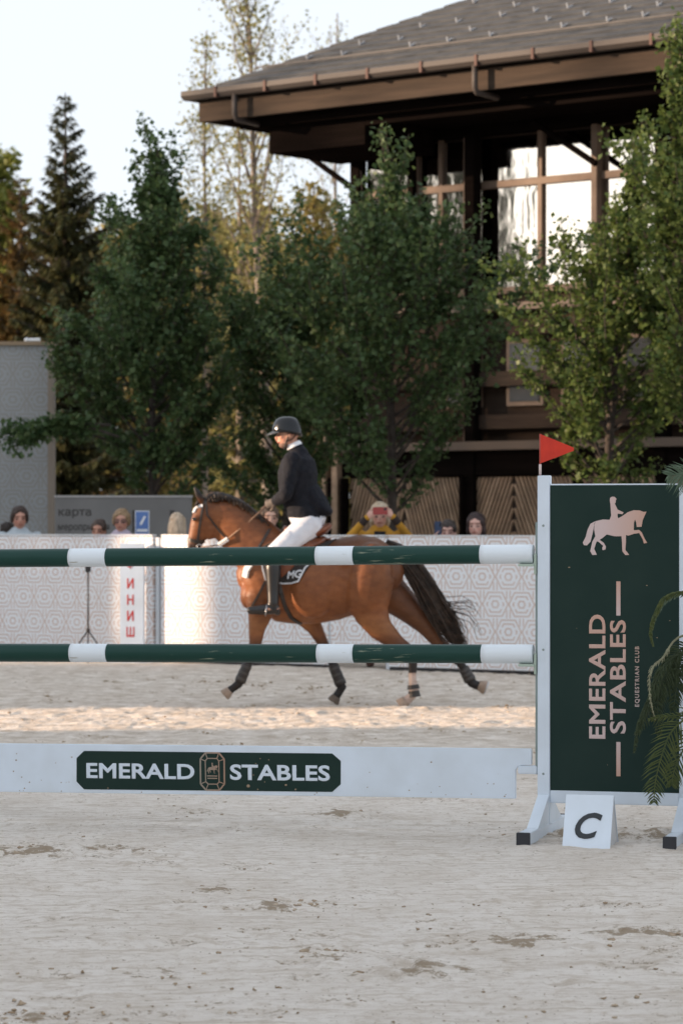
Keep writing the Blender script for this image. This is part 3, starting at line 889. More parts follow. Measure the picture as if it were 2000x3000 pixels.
broadleaf('maple_tree', 'tallest yellow-green maple cut by the right edge', x, y, 6.75, 0.36, cone(0.9, .4, .06, 1.0), 52, 14000, 0.072, m_lf_warm, m_bark, 53,
          group='young maples in front of the clubhouse', jag=.5, shoots=22, spread=.06)

def far(px, Y): return at_px(px, Y)
def H_at(py, Y): return CH + (HY - py) / F * Y
x, y = far(192, 60); spruce('spruce_tree', 'pointed brown-green spruce rising above the left maple', x, y, H_at(272, 60), 2.3, m_lf_spruce, m_bark, 5, 34, 1.9)
x, y = far(60, 66); spruce('larch_tree', 'rusty brown larch left of the pointed spruce', x, y, H_at(520, 66), 2.6, m_lf_rust, m_bark, 6, 26, 1.7)
x, y = far(150, 70); spruce('larch_tree', 'dark rusty larch low behind the pointed spruce', x, y, H_at(640, 70), 2.6, m_lf_rust, m_bark, 8, 24, 1.7)
x, y = far(-10, 76); broadleaf('lime_tree', 'bright yellow-green tree at the left edge', x, y, H_at(455, 76), 0.15, oval(2.0, .4), 42, 9000, 0.22, m_lf_bright, m_bark, 61, trunk_r=.16, spread=.16)
x, y = far(800, 57); broadleaf('birch_tree', 'tall sparse birch with forked trunk beside the roof corner', x, y, H_at(-60, 57), 0.30, oval(1.45, .45), 40, 4600, 0.085, m_lf_birch, m_barkg, 71, rise=1.5, trunk_r=.13, spread=.14, twigs=7, lean=-.5)
x, y = far(600, 60); broadleaf('birch_tree', 'thin bare birch with few yellow leaves left of the roof', x, y, H_at(90, 60), 0.30, oval(1.0, .5), 30, 2600, 0.09, m_lf_birch, m_barkg, 73, rise=1.5, trunk_r=.07, spread=.14, twigs=6)
x, y = far(700, 64); spruce('larch_tree', 'slender yellow-green larch under the roof corner', x, y, H_at(375, 64), 1.35, m_lf_birch, m_barkg, 74, 26, .8, openness=.12)
x, y = far(520, 70); broadleaf('lime_tree', 'olive green tree behind the left maple', x, y, H_at(560, 70), 0.10, oval(1.7, .4), 40, 5200, 0.19, m_lf_olive, m_barkg, 81, trunk_r=.13, spread=.16)
x, y = far(640, 72); broadleaf('lime_tree', 'pale olive tree below the roof corner', x, y, H_at(640, 72), 0.08, oval(1.8, .4), 42, 6500, 0.19, m_lf_olive, m_barkg, 83, trunk_r=.13, spread=.16)
x, y = far(770, 66); broadleaf('lime_tree', 'olive yellow tree left of the clubhouse corner post', x, y, H_at(600, 66), 0.08, oval(1.5, .4), 40, 5200, 0.18, m_lf_olive, m_barkg, 84, trunk_r=.12, spread=.16)
x, y = far(920, 62); broadleaf('lime_tree', 'olive tree seen under the eaves beside the clubhouse corner', x, y, H_at(540, 62), 0.08, oval(1.3, .4), 36, 4200, 0.17, m_lf_olive, m_barkg, 85, trunk_r=.12, spread=.15)
x, y = far(985, 75); broadleaf('birch_tree', 'bare hazy birch whose tip shows above the roof slope', x, y, H_at(40, 75), 0.35, oval(1.2, .5), 30, 700, 0.1, m_lf_birch, m_barkg, 86, rise=1.5, trunk_r=.09, spread=.15)
for i, (px, Y, py) in enumerate(((-150, 84, 640), (250, 86, 700), (420, 84, 690), (560, 88, 760), (700, 86, 760), (860, 84, 760), (1010, 88, 780))):
    x, y = far(px, Y)
    broadleaf('woodland_tree', ('dense dark woodland tree filling the background, leftmost', 'woodland tree behind the spruce foot', 'woodland tree behind the left maple crown', 'woodland tree behind the olive lime',
              'woodland tree under the slender larch', 'woodland tree behind the rider maple', 'woodland tree hidden by the clubhouse corner')[i], x, y, H_at(py, Y), 0.05, oval(2.2, .45), 36, 6500, 0.30,
              (m_lf_olive, m_lf_spruce)[i % 2 if i > 1 else 1], m_bark, 90 + i, trunk_r=.15, spread=.25, group='background wood')

# spruces added out of view to shade the maples and mirror in windows
src = None
def copy_tree(o, loc, s, rz, label):
    c = o.copy(); col.objects.link(c); c.location = loc; c.scale = (s, s, s); c.rotation_euler = (0, 0, rz); c['label'] = label
    for ch in o.children:
        d = ch.copy(); col.objects.link(d); d.parent = c
    return c
SX = -40.0
ys0 = 34.6 - (-1.0 - SX) * tb
src = spruce('spruce_tree', 'tall shade giving spruce beyond the frame, first of its row', SX, ys0, 15.0, 2.9, leafmat('needle_green', (0.04, 0.07, 0.03), (0.06, 0.08, 0.03), .15, 1.0), m_bark, 101, 34, 1.3, group='spruces beyond the left edge')
for i in range(1, 8):
    copy_tree(src, (SX - 1.6 * (i % 2), ys0 + 1.35 * i, 0), 0.92 + .07 * (i % 3), i * 1.3, 'tall spruce added beyond the frame for shade, %s of its row' % ('second', 'third', 'fourth', 'fifth', 'sixth', 'seventh', 'eighth')[i - 1])
for i, (yy_, sc_) in enumerate(((22.6, 1.18), (24.0, 1.05), (25.1, 1.22), (28.7, 1.25))):
    copy_tree(src, (-65.0, yy_, 0), sc_, i * 2.1, 'distant spruce beyond the frame mirrored in the windows, %s from the gap' % ('first', 'second', 'third', 'fourth')[i])

# ---------------------------------------------------------------- the jump
J0 = Vector((0.982, 14.35, 0)); JA = R(-15)
JD = Vector((math.cos(JA), math.sin(JA), 0)); JN = Vector((-math.sin(JA), math.cos(JA), 0))
def jx(px, off=0.0):
    k = (px - 1000) / F; p = J0 + JN * off
    return (k * p.y - p.x) / (JD.x - k * JD.y)
def jz(px, py, off=0.0):
    return CH - (py - HY) / F * (J0 + JN * off + JD * jx(px, off)).y
m_jw = mat('jump_white', (0.70, 0.775, 0.86), 0.4, (0.63, 0.69, 0.75), 4.0, bump=0.12, bscale=18, detail=7)
m_green = mat('sign_green', (0.010, 0.028, 0.023), 0.55, (0.015, 0.034, 0.028), 3.0, spec=0.18, bump=0.05, bscale=40)
m_track = mat('cup_track', (0.30, 0.35, 0.34), 0.45, (0.22, 0.27, 0.25), 9.0, metal=0.2)
m_cup = mat('cup_plastic', (0.42, 0.50, 0.42), 0.5)
m_cap = mat('rubber_cap', (0.035, 0.036, 0.042), 0.7)
m_black_letter = mat('letter_black', (0.03, 0.035, 0.04), 0.5)
m_letter_white = mat('letter_white', (0.64, 0.71, 0.79), 0.5)
def rose(name, axis, lo, hi, c0=(0.60, 0.47, 0.45), c1=(0.56, 0.34, 0.26)):
    """rose-gold print running from pale to copper"""
    m = bpy.data.materials.new(name); m.use_nodes = True
    nt = m.node_tree; n, l = nt.nodes, nt.links
    tc = n.new('ShaderNodeTexCoord'); sp = n.new('ShaderNodeSeparateXYZ'); l.new(tc.outputs['Object'], sp.inputs[0])
    mr = n.new('ShaderNodeMapRange'); mr.inputs['From Min'].default_value = lo; mr.inputs['From Max'].default_value = hi
    l.new(sp.outputs[axis], mr.inputs['Value'])
    mx = n.new('ShaderNodeMix'); mx.data_type = 'RGBA'; l.new(mr.outputs[0], mx.inputs['Factor'])
    mx.inputs['A'].default_value = (*c0, 1); mx.inputs['B'].default_value = (*c1, 1)
    l.new(mx.outputs['Result'], n['Principled BSDF'].inputs['Base Color'])
    n['Principled BSDF'].inputs['Roughness'].default_value = 0.45
    return m

HZ = [(845, 788), (905, 775), (960, 778), (1020, 770), (1060, 750), (1110, 715), (1160, 698), (1210, 700), (1240, 712), (1267, 710), (1250, 745), (1235, 780), (1225, 836), (1185, 838),
      (1180, 800), (1170, 775), (1162, 800), (1160, 865), (1205, 862), (1228, 885), (1250, 935), (1272, 970), (1245, 975), (1235, 940), (1205, 888), (1160, 895), (1115, 910),
      (1095, 905), (1095, 960), (1090, 1030), (1122, 1070), (1090, 1072), (1065, 1040), (1062, 960), (1058, 915), (1000, 915), (935, 900), (900, 930), (875, 945), (910, 970),
      (928, 1000), (925, 1025), (900, 1032), (898, 1010), (905, 995), (865, 960), (850, 960), (830, 1020), (852, 1070), (815, 1072), (797, 1040), (815, 960), (840, 915), (830, 860), (832, 815)]
TL = [(843, 788), (800, 810), (775, 860), (760, 920), (735, 970), (745, 990), (770, 992), (800, 960), (815, 900), (826, 850), (830, 812)]
RD = [(965, 642), (960, 618), (962, 596), (978, 585), (1000, 586), (1018, 606), (1010, 612), (1010, 632), (1002, 642), (1025, 692), (1075, 716), (1065, 732), (1026, 726), (1024, 745), (1030, 768), (958, 779), (972, 742), (968, 690)]
def emblem(px_of, py_of):
    return poly_mesh([[(px_of(a), py_of(b)) for a, b in p] for p in (HZ, TL, RD)], 0.0012)

def wing(name, label, dressed, flip=False):
    w = empty(name, J0 if not flip else J0 - JD * 3.17, JA, label, 'jump wing', local=True)
    sx = -1 if flip else 1
    X = lambda a: sx * a
    def bxs(x0, x1, *r_): return MB().box(min(X(x0), X(x1)), max(X(x0), X(x1)), *r_)
    p0, p1 = jx(1576), jx(1612)
    q0, q1 = jx(1990), jx(2026)
    zt, zb = jz(1594, 1393), 0.05
    bxs(p0, p1, -.025, .025, zb, zt).build('post', m_jw, w, bevel=0.003)
    bxs(q0, q1, -.025, .025, zb, zt - .05).build('post', m_jw, w, bevel=0.003)
    zpb, zpt = jz(1612, 2314), jz(1612, 1422)
    panel = bxs(p1 + .001, q0 - .001, -.018, .018, zpb, zpt).build('panel', m_green, w)
    bxs(p1 + .001, q0 - .001, -.020, .020, zpt + .0005, zpt + .007).build('top_edge', m_jw, w)
    bxs(p1 + .001, q0 - .001, -.024, .024, jz(1612, 2351), zpb - .0005).build('bottom_rail', m_jw, w, bevel=0.003)
    for xa, xb in ((p0, p1), (q0, q1)):
        foot = bxs(xa, xb, -.50, .42, .004, .062).build('foot', m_jw, w, bevel=0.003)
        xm0, xm1 = min(X(xa), X(xb)), max(X(xa), X(xb))
        MB().box(xm0 - .001, xm1 + .001, -.53, -.501, .001, .064).build('end_cap', m_cap, foot, bevel=0.002)
        MB().box(xm0 - .001, xm1 + .001, .421, .45, .001, .064).build('end_cap', m_cap, foot, bevel=0.002)
        for s_ in (-1, 1):
            g = MB().prism([(xm0 + .003, s_ * .026, .0625), (xm0 + .003, s_ * .30, .0625), (xm0 + .003, s_ * .026, .20)], (xm1 - xm0 - .006, 0, 0))
            g.build('gusset', m_jw, w)
    tr = bxs(p0 - .013, p0 - .0005, -.010, .030, jz(1576, 2268), jz(1576, 1530)).build('cup_track', m_track, w)
    for k in range(11):
        zk = jz(1576, 2240) + k * .113
        bxs(p0 - .0142, p0 - .0128, .000, .016, zk, zk + .022).build('track_hole', m_cap, tr)
    for (sxp, zz_) in ((p0 + .029, .30), (p0 + .029, .9), (p0 + .029, 1.5)):
        MB().ell((X(sxp), -.0255, zz_), (.006, .002, .006), seg=8, rings=5).build('screw', m_track, w)
    if dressed:
        # lettering runs upwards: local frame of the print: u -> up, v -> left
        f = -.0186
        def put(me, name, m, cx, cz, turn=True, parent=panel):
            M = Matrix(((1, 0, 0, 0), (0, 0, -1, 0), (0, 1, 0, 0), (0, 0, 0, 1)))      # XY plane -> XZ facing -Y
            if turn: M = M @ Matrix.Rotation(R(90), 4, 'Z')
            me.transform(Matrix.Translation((cx, f, cz)) @ M)
            return link(name, me, parent, None, m)
        def word(body, px0, px1, py0, py1, m, name, bold, sp=1.06):
            cx = (jx(px0) + jx(px1)) / 2; cz = (jz(px0, py0) + jz(px0, py1)) / 2
            # every letter its own piece
            h = abs(jx(px1) - jx(px0)); L = abs(jz(px0, py0) - jz(px0, py1))
            me = text_mesh(body, L, h, bold, 0, 0.0012, sp)
            return put(me, name, m, cx, cz)
        zr = lambda py: jz(1700, py)
        word('EMERALD', 1726, 1774, 1800, 2163, rose('print_rose', 'Z', zr(2163), zr(1800)), 'lettering', 0.022)
        word('STABLES', 1787, 1834, 1816, 2148, rose('print_rose_two', 'Z', zr(2148), zr(1816)), 'lettering', 0.022)
        word('EQUESTRIAN CLUB', 1860, 1875, 1893, 2070, rose('print_rose_three', 'Z', zr(2070), zr(1893), (.50, .40, .38), (.47, .33, .27)), 'small_lettering', 0.03, 1.3)
        for (ya, yb_, a0, a1) in ((1703, 1803, 1, 0), (2173, 2273, 0, 1)):
            za, zb_ = jz(1812, yb_), jz(1812, ya)
            MB().box(jx(1806), jx(1818), -.0198, -.0185, za, zb_).build('line', rose('print_line_%d' % ya, 'Z', za if a1 == 0 else zb_, zb_ if a1 == 0 else za), panel)
        Zs = 2.851
        fx = lambda a: jx(1450 + a / Zs); fy = lambda b: jz(1802, 1250 + b / Zs)
        me = emblem(fx, fy)
        M = Matrix(((1, 0, 0, 0), (0, 0, -1, f), (0, 1, 0, 0), (0, 0, 0, 1)))
        me.transform(M)
        link('horse_emblem', me, panel, None, rose('print_emblem', 'X', jx(1760), jx(1890)))
        for (px, py, s_) in ((1668, 1662, .004), (1895, 1715, .003), (1962, 1818, .003), (1925, 1868, .003), (1690, 1840, .002), (1780, 2240, .002)):
            MB().ell((jx(px), -.0185, jz(px, py)), (s_ * 1.3, .0015, s_ * .7), seg=8, rings=5).build('mud_speck', mat('mud', (0.30, 0.22, 0.15), 0.9), panel)
    return w
wing_r = wing('jump_wing', 'white jump wing with green EMERALD STABLES panel', True)
wing_l = wing('jump_wing', 'white jump wing holding the far left ends of the poles', False, True)

# cups carrying the poles
def cup(z, px, name='cup'):
    x1 = jx(1568); x0 = jx(px)
    b = MB().box(x0, x1, -.05, .055, z - .012, z).box(x1 - .003, x1 + .008, -.03, .03, z - .05, z + .05)
    return b.build('cup', m_cup, wing_r, bevel=0.002)
m_pgreen = mat('pole_green', (0.010, 0.040, 0.034), 0.38, (0.018, 0.055, 0.047), 2.0, bump=0.15, bscale=30, coat=0.15)
# scuffs on the pole paint
def scuffed(name, c, c_s, thr):
    m = bpy.data.materials.new(name); m.use_nodes = True
    nt = m.node_tree; n, l = nt.nodes, nt.links
    b = n['Principled BSDF']; b.inputs['Roughness'].default_value = 0.42; b.inputs['Specular IOR Level'].default_value = 0.28
    tc = n.new('ShaderNodeTexCoord'); mp = n.new('ShaderNodeMapping'); mp.inputs['Scale'].default_value = (7, 60, 60)
    l.new(tc.outputs['Object'], mp.inputs[0])
    nz = n.new('ShaderNodeTexNoise'); nz.inputs['Scale'].default_value = 1.0; nz.inputs['Detail'].default_value = 6
    l.new(mp.outputs[0], nz.inputs['Vector'])
    n2 = n.new('ShaderNodeTexNoise'); n2.inputs['Scale'].default_value = 1.7
    l.new(tc.outputs['Object'], n2.inputs['Vector'])
    v = node_math(nt, 'MULTIPLY', nz.outputs['Fac'], node_math(nt, 'MULTIPLY_ADD', n2.outputs['Fac'], 0.8, 0.6))
    mr = n.new('ShaderNodeMapRange'); mr.inputs['From Min'].default_value = thr; mr.inputs['From Max'].default_value = thr + .06
    l.new(v, mr.inputs['Value'])
    mx = n.new('ShaderNodeMix'); mx.data_type = 'RGBA'; l.new(mr.outputs[0], mx.inputs['Factor'])
    mx.inputs['A'].default_value = (*c, 1); mx.inputs['B'].default_value = (*c_s, 1)
    l.new(mx.outputs['Result'], b.inputs['Base Color'])
    bp = n.new('ShaderNodeBump'); bp.inputs['Strength'].default_value = 0.25; bp.inputs['Distance'].default_value = 0.004
    l.new(nz.outputs['Fac'], bp.inputs['Height']); l.new(bp.outputs['Normal'], b.inputs['Normal'])
    return m
m_pg = scuffed('pole_green_scuffed', (0.007, 0.044, 0.034), (0.22, 0.25, 0.18), 0.70)
m_pw = scuffed('pole_white_scuffed', (0.74, 0.79, 0.83), (0.42, 0.40, 0.36), 0.66)
PR = 0.0465
def pole(label, edges, zl, zr_):
    xa, xb = jx(-313), jx(1560)
    A = J0 + JD * xa + Vector((0, 0, zl)); B = J0 + JD * xb + Vector((0, 0, zr_))
    o = empty('jump_pole', (A + B) / 2, 0, label, 'jump pole', 'striped poles of the jump', local=True)
    o.rotation_euler = (B - A).to_track_quat('X', 'Z').to_euler()
    L = (B - A).length
    pos = [-L / 2 + (jx(p) - xa) / (xb - xa) * L for p in edges]
    for i in range(len(pos) - 1):
        g = i % 2 == 1
        a, b = pos[i], pos[i + 1]
        r_ = PR - (0.0004 if g else 0)
        n_ = 8
        pts = [(a + (b - a) * k / n_, 0, 0) for k in range(n_ + 1)]
        rad = [r_ * (1 + random.uniform(-.004, .004)) for k in range(n_ + 1)]
        if i == 0: pts[0:0] = [(a - .003, 0, 0)]; rad[0:0] = [r_ * .93]
        if i == len(pos) - 2: pts.append((b + .003, 0, 0)); rad.append(r_ * .93)
        MB().tube(pts, rad, 40).build('green_band' if g else 'white_band', m_pg if g else m_pw, o, smooth=False)
        me = o.children[-1].data
        me.polygons.foreach_set('use_smooth', [len(p.vertices) == 4 for p in me.polygons])
    return o
zr1, zr2 = jz(1480, 1623), jz(1480, 1915)
zl1, zl2 = 1.328, 0.848
pole('upper green and white striped jump pole', [-313, -165, 207, 315, 928, 1038, 1408, 1560], zl1, zr1)
pole('lower green and white striped jump pole', [-313, -165, 210, 317, 932, 1038, 1412, 1560], zl2, zr2)
cup(zr1 - PR - .001, 1522); cup(zr2 - PR - .001, 1522)
# plank with its sign
def zline(za, zb, px): t = (jx(px) - jx(0)) / (jx(1550) - jx(0)); return za + (zb - za) * t
def pt(px): return zline(.392, .419, px)
def pb(px): return zline(.147, .176, px)
plank = empty('jump_plank', J0 + JD * jx(650), JA, 'white jump plank carrying the EMERALD STABLES sign', 'jump plank', local=True)
ox = jx(650)
lx = lambda px: jx(px) - ox
poly = [(-313, pt(-313)), (1555, pt(1555)), (1557, pt(1557) - .01), (1557, pt(1557) - .078), (1528, pt(1528) - .080), (1516, pt(1516) - .088), (1510, pt(1510) - .105), (1510, pb(1510)), (-266, pb(-266)),
        (-266, pt(-266) - .10), (-278, pt(-278) - .082), (-313, pt(-313) - .078)]
board = MB().prism([(lx(a), -.014, z) for a, z in poly], (0, .028, 0)).build('board', m_jw, plank, bevel=0.002)
MB().box(lx(1518), jx(1574) - ox, -.02, .03, pt(1540) - .122, pt(1540) - .083).build('hook', m_jw, plank, bevel=.004)
def sy(px, f): return zline(.3725, .3945, px) * (1 - f) + zline(.166, .212, px) * f
sp_poly = [(228, .19), (250, 0), (975, 0), (1000, .19), (1000, .80), (975, 1), (250, 1), (228, .80)]
def sp_z(px, f): return jz(px, 2199 + (px - 228) * .0105, 0) * (1 - f) + jz(px, 2311.5 + (px - 228) * .0105, 0) * f
sign = MB().prism([(lx(a), -.0155, sp_z(a, f)) for a, f in sp_poly], (0, .0012, 0)).build('sign', m_green, plank)
tilt = math.atan2(sp_z(1000, 0) - sp_z(228, 0), lx(1000) - lx(228))
def flat(me, name, m, px, z, parent, y=-.0157, t=tilt):
    M = Matrix(((1, 0, 0, 0), (0, 0, -1, 0), (0, 1, 0, 0), (0, 0, 0, 1))) @ Matrix.Rotation(t, 4, 'Z')
    me.transform(Matrix.Translation((lx(px), y, z)) @ M)
    return link(name, me, parent, None, m)
flat(text_mesh('EMERALD', lx(572) - lx(256), 46 / 600, .026, 0, .001, 1.02), 'lettering', m_letter_white, 414, sp_z(414, .51), sign)
flat(text_mesh('STABLES', lx(968) - lx(676), 47 / 600, .026, 0, .001, 1.02), 'lettering', m_letter_white, 822, sp_z(822, .515), sign)
em = []
kx = lambda a: (a - 980) / 7.84 / 597.0
ky = lambda b: -(b - 865) / 7.84 / 597.0
def bar_(p, q, w_):
    p, q = Vector((kx(p[0]), ky(p[1]))), Vector((kx(q[0]), ky(q[1]))); d_ = (q - p).normalized(); n_ = Vector((-d_.y, d_.x)) * w_ / 2
    return [tuple(p + n_), tuple(q + n_), tuple(q - n_), tuple(p - n_)]
outer = [(690, 575), (815, 430), (1145, 430), (1272, 575), (1275, 1150), (1150, 1300), (820, 1300), (692, 1160)]
inner = [(810, 620), (860, 560), (1095, 560), (1140, 620), (1145, 1105), (1095, 1160), (880, 1160), (818, 1105)]
for pl, w_ in ((outer, .0075), (inner, .0048)):
    em += [bar_(pl[i], pl[(i + 1) % 8], w_) for i in range(8)]
em += [bar_(outer[i], inner[i], .0042) for i in range(8)]
em += [bar_((850, 970), (1105, 970), .005), bar_((860, 1025), (1100, 1025), .005)]
em += [[(kx(850 + (a - 735) * .51), ky(720 + (b - 690) * .5)) for a, b in p] for p in (HZ, TL)] + [[(kx(850 + (a - 735) * .51), ky(725 + (b - 690) * .62)) for a, b in RD]]
gem = poly_mesh([p for p in em], .0009)
flat(gem, 'gem_emblem', rose('print_gem', 'X', lx(584), lx(666), (.30, .26, .21), (.36, .22, .15)), 625, sp_z(625, .5), sign, -.0158)
for (px, py, s_) in ((730, 2302, .009), (765, 2222, .003), (790, 2225, .003), (778, 2290, .003), (840, 2299, .006), (868, 2312, .005), (752, 2236, .003), (320, 2308, .004), (758, 2312, .004), (745, 2270, .003)):
    MB().ell((lx(px), -.0158, jz(px, py)), (s_, .002, s_ * .9), seg=9, rings=5).build('mud_speck', mat('mud', (0.30, 0.22, 0.15), 0.9), sign)

rs = random.Random(3)
for k in range(34):
    px = rs.choice((rs.uniform(0, 220), rs.uniform(1010, 1500), rs.uniform(0, 1500))); f_ = 1 - rs.random() ** 2 * .9
    if 222 < px < 1005 and f_ < .93: continue
    s_ = rs.uniform(.0012, .0035)
    MB().ell((lx(px), -.0142, pt(px) + (pb(px) - pt(px)) * min(f_, .97)), (s_ * rs.uniform(.8, 1.8), .0015, s_), seg=7, rings=5).build('mud_speck', mat('mud', (0.30, 0.22, 0.15), 0.9), board)
# red flag on the wing
fl = empty('red_flag', J0 + JD * jx(1581) + Vector((0, 0, jz(1594, 1393))), JA, 'red triangular course flag on top of the white post', 'flag', local=True)
zb0 = jz(1594, 1393)
hz = lambda py: jz(1581, py) - zb0
MB().tube([(0, 0, 0.0005), (0, 0, hz(1271))], .0036, 8).build('stick', mat('flag_stick', (0.42, 0.05, 0.03), .5), fl, smooth=True)
MB().tube([(0, 0, .004), (0, 0, hz(1360))], .0065, 8).build('sleeve', mat('clear_sleeve', (0.62, 0.50, 0.47), .3), fl, smooth=True)
fv, ff = [], []
NX = 10
for i in range(NX + 1):
    t = i / NX
    zt_, zb_ = hz(1272 + 40 * t), hz(1357 - 36 * t)
    xx = .002 + t * (jx(1679) - jx(1581)); yy = .006 * math.sin(t * 4.5)
    for k, z in enumerate((zt_, (zt_ + zb_) / 2 , zb_)): fv.append((xx, yy + .0, z))
for i in range(NX):
    for k in range(2): ff.append((i * 3 + k, i * 3 + k + 1, i * 3 + k + 4, i * 3 + k + 3))
fv2 = [(a, b + .0016, c) for a, b, c in fv]; n_ = len(fv)
rim = [0, 1, 2] + [i * 3 + 2 for i in range(1, NX + 1)] + [NX * 3 + 1] + [i * 3 for i in range(NX, 0, -1)]
fb = MB().add(fv + fv2, ff + [tuple(n_ + i for i in f[::-1]) for f in ff] + [(rim[i], rim[(i + 1) % len(rim)], n_ + rim[(i + 1) % len(rim)], n_ + rim[i]) for i in range(len(rim))])
fb.build('pennant', mat('flag_red', (0.62, 0.035, 0.012), .55, (0.52, 0.025, 0.01), 12), fl, smooth=False)

# letter C marker
mk = empty('letter_marker', J0 + JD * jx(1715, -.56) + JN * -.56, JA, 'white tent-shaped marker with black letter C in front of the wing', 'marker', local=True)
wC = .112; top, dpt = .243, .105
TH = .006
front = MB().hexa([(-wC, 0, 0), (wC, 0, 0), (wC, TH, 0), (-wC, TH, 0), (-wC, dpt, top), (wC, dpt, top), (wC, dpt + TH, top - .002), (-wC, dpt + TH, top - .002)]).build('front_panel', m_jw, mk)
MB().hexa([(-wC, 2 * dpt + .03, 0), (wC, 2 * dpt + .03, 0), (wC, 2 * dpt + .036, 0), (-wC, 2 * dpt + .036, 0), (-wC, dpt + TH + .0005, top - .003), (wC, dpt + TH + .0005, top - .003), (wC, dpt + 2 * TH, top - .002), (-wC, dpt + 2 * TH, top - .002)]).build('back_panel', m_jw, mk)
for s_ in (-1, 1):
    MB().prism([(s_ * (wC - .004), TH + .001, .004), (s_ * (wC - .004), 2 * dpt + .028, .004), (s_ * (wC - .004), dpt + TH * .7, top - .012)], (-s_ * .004, 0, 0)).build('side_panel', mat('marker_side', (0.55, 0.55, 0.55), .6), mk)
me = text_mesh('C', .126, .128, .026, .32, .001)
ang = math.atan2(dpt, top)
M = Matrix.Translation((.004, dpt * .42 - .0012, top * .42 + .003)) @ Matrix.Rotation(-ang, 4, 'X') @ Matrix(((1, 0, 0, 0), (0, 0, -1, 0), (0, 1, 0, 0), (0, 0, 0, 1)))
me.transform(M); link('letter', me, front, None, m_black_letter)

# ---------------------------------------------------------------- palm at the right edge
def palm():
    Yp = 13.75
    bxp, byp = at_px(2165, Yp + .1)
    o = empty('potted_palm', (bxp, byp, 0), 0, 'green feathery palm hanging over the right end of the jump wing', 'palm')
    m_fr = leafmat('palm_leaf', (0.10, 0.115, 0.032), (0.055, 0.08, 0.03), .25, 9.0)
    m_fd = leafmat('palm_leaf_dark', (0.05, 0.07, 0.03), (0.03, 0.045, 0.022), .25, 9.0)
    m_fg = leafmat('palm_leaf_grey', (0.14, 0.19, 0.13), (0.09, 0.14, 0.09), .25, 9.0)
    m_st = mat('palm_stalk', (0.24, 0.24, 0.15), .6, (0.15, 0.14, 0.08), 20)
    m_fib = mat('palm_fibre', (0.06, 0.045, 0.028), .9, (0.11, 0.085, 0.05), 30, bump=.5, bscale=80)
    MB().tube([(bxp, byp, 0.0), (bxp, byp, .03), (bxp, byp, .30), (bxp, byp, .33), (bxp, byp, .33), (bxp, byp, .29)], [.13, .135, .17, .175, .16, .155], 24).build('pot', mat('pot_black', (.03, .03, .03), .6), o, smooth=False)
    MB().tube([(bxp, byp, .28), (bxp - .02, byp, .75), (bxp - .01, byp, 1.25)], [.06, .055, .03], 12).build('trunk', m_fib, o, smooth=True)
    def frond(pts, mm, lw, n_=26, len0=.09, droop=.5, spreadv=.5, sides=(-1, 1), yj=.01, bare=.12, w0=.0045):
        w = MB()
        P3 = [Vector(p) for p in pts]
        # smooth sampling
        def samp(t):
            q = t * (len(P3) - 1); i = min(int(q), len(P3) - 2); u = q - i
            p0 = P3[max(i - 1, 0)]; p1 = P3[i]; p2 = P3[i + 1]; p3 = P3[min(i + 2, len(P3) - 1)]
            return 0.5 * ((2 * p1) + (-p0 + p2) * u + (2 * p0 - 5 * p1 + 4 * p2 - p3) * u * u + (-p0 + 3 * p1 - 3 * p2 + p3) * u ** 3)
        S_ = [samp(i / 20) for i in range(21)]
        w.tube(S_, [.005 * (1 - .8 * i / 20) + .001 for i in range(21)], 6)
        for k in range(n_):
            t = bare + (1 - bare) * (k + random.random() * .5) / n_
            p = samp(min(t, .99)); tg = (samp(min(t + .02, 1)) - samp(max(t - .02, 0))).normalized()
            for sd in sides:
                nv = tg.cross(Vector((0, -1, 0))) * sd
                if nv.length < 1e-4: continue
                nv.normalize()
                d = (tg * random.uniform(.45, .7) + nv * spreadv + Vector((0, random.uniform(-.25, .15), -droop * .3))).normalized()
                l = len0 * math.sin(math.pi * (0.22 + .72 * t)) * random.uniform(.85, 1.1)
                q1 = p + d * l * .5 + Vector((0, random.uniform(-yj, yj), -droop * l * .05)); q2 = p + d * l + Vector((0, random.uniform(-yj, yj), -droop * l * .35))
                b = d.cross(Vector((0, -1, 0))).normalized() * w0
                w.add([p - b * .5, p + b * .5, q1 + b + Vector((0, .002, 0)), q2, q1 - b + Vector((0, .002, 0)), q1 + Vector((0, -.0015, 0))],
                      [(0, 1, 2, 5), (0, 5, 4), (5, 2, 3), (4, 5, 3)])
        return w.build('frond', mm, o)
    hub = (bxp - .02, byp, 1.22)
    Q = lambda px, py, dy=0.0: tuple(P(px, py, Yp + dy))
    # big feathered frond over the lower panel
    frond([Q(2120, 2060), Q(2030, 2092), Q(1968, 2140), Q(1938, 2210), Q(1918, 2290), Q(1914, 2352)], m_fr, .01, 30, .115, .5, .85, w0=.0042)
    frond([Q(2130, 2070, .1), Q(2050, 2120, .1), Q(1998, 2200, .08), Q(1972, 2262, .06), Q(1966, 2300, .05)], m_fr, .01, 22, .10, .6, .8)
    frond([Q(2120, 2100, .05), Q(2040, 2095, .03), Q(1960, 2098), Q(1900, 2108)], m_fr, .01, 16, .05, .2, .35)
    # folded frond bending down beside the sign
    frond([Q(2110, 1760), Q(2010, 1735), Q(1950, 1748), Q(1918, 1798), Q(1905, 1850), Q(1912, 1892)], m_fr, .01, 34, .035, .6, .30, w0=.004)
    frond([Q(2110, 1765, .03), Q(2010, 1740, .03), Q(1952, 1756, .02), Q(1920, 1802, .02), Q(1908, 1846, .02)], m_fg, .01, 26, .03, .6, .25, w0=.004)
    # stalks and dark fibrous leaves
    frond([Q(2090, 1840, .05), Q(1985, 1868, .05), Q(1942, 1925, .03), Q(1905, 1965), Q(1902, 2040), Q(1918, 2110)], m_st, .01, 20, .03, .3, .25, w0=.003, bare=.3)
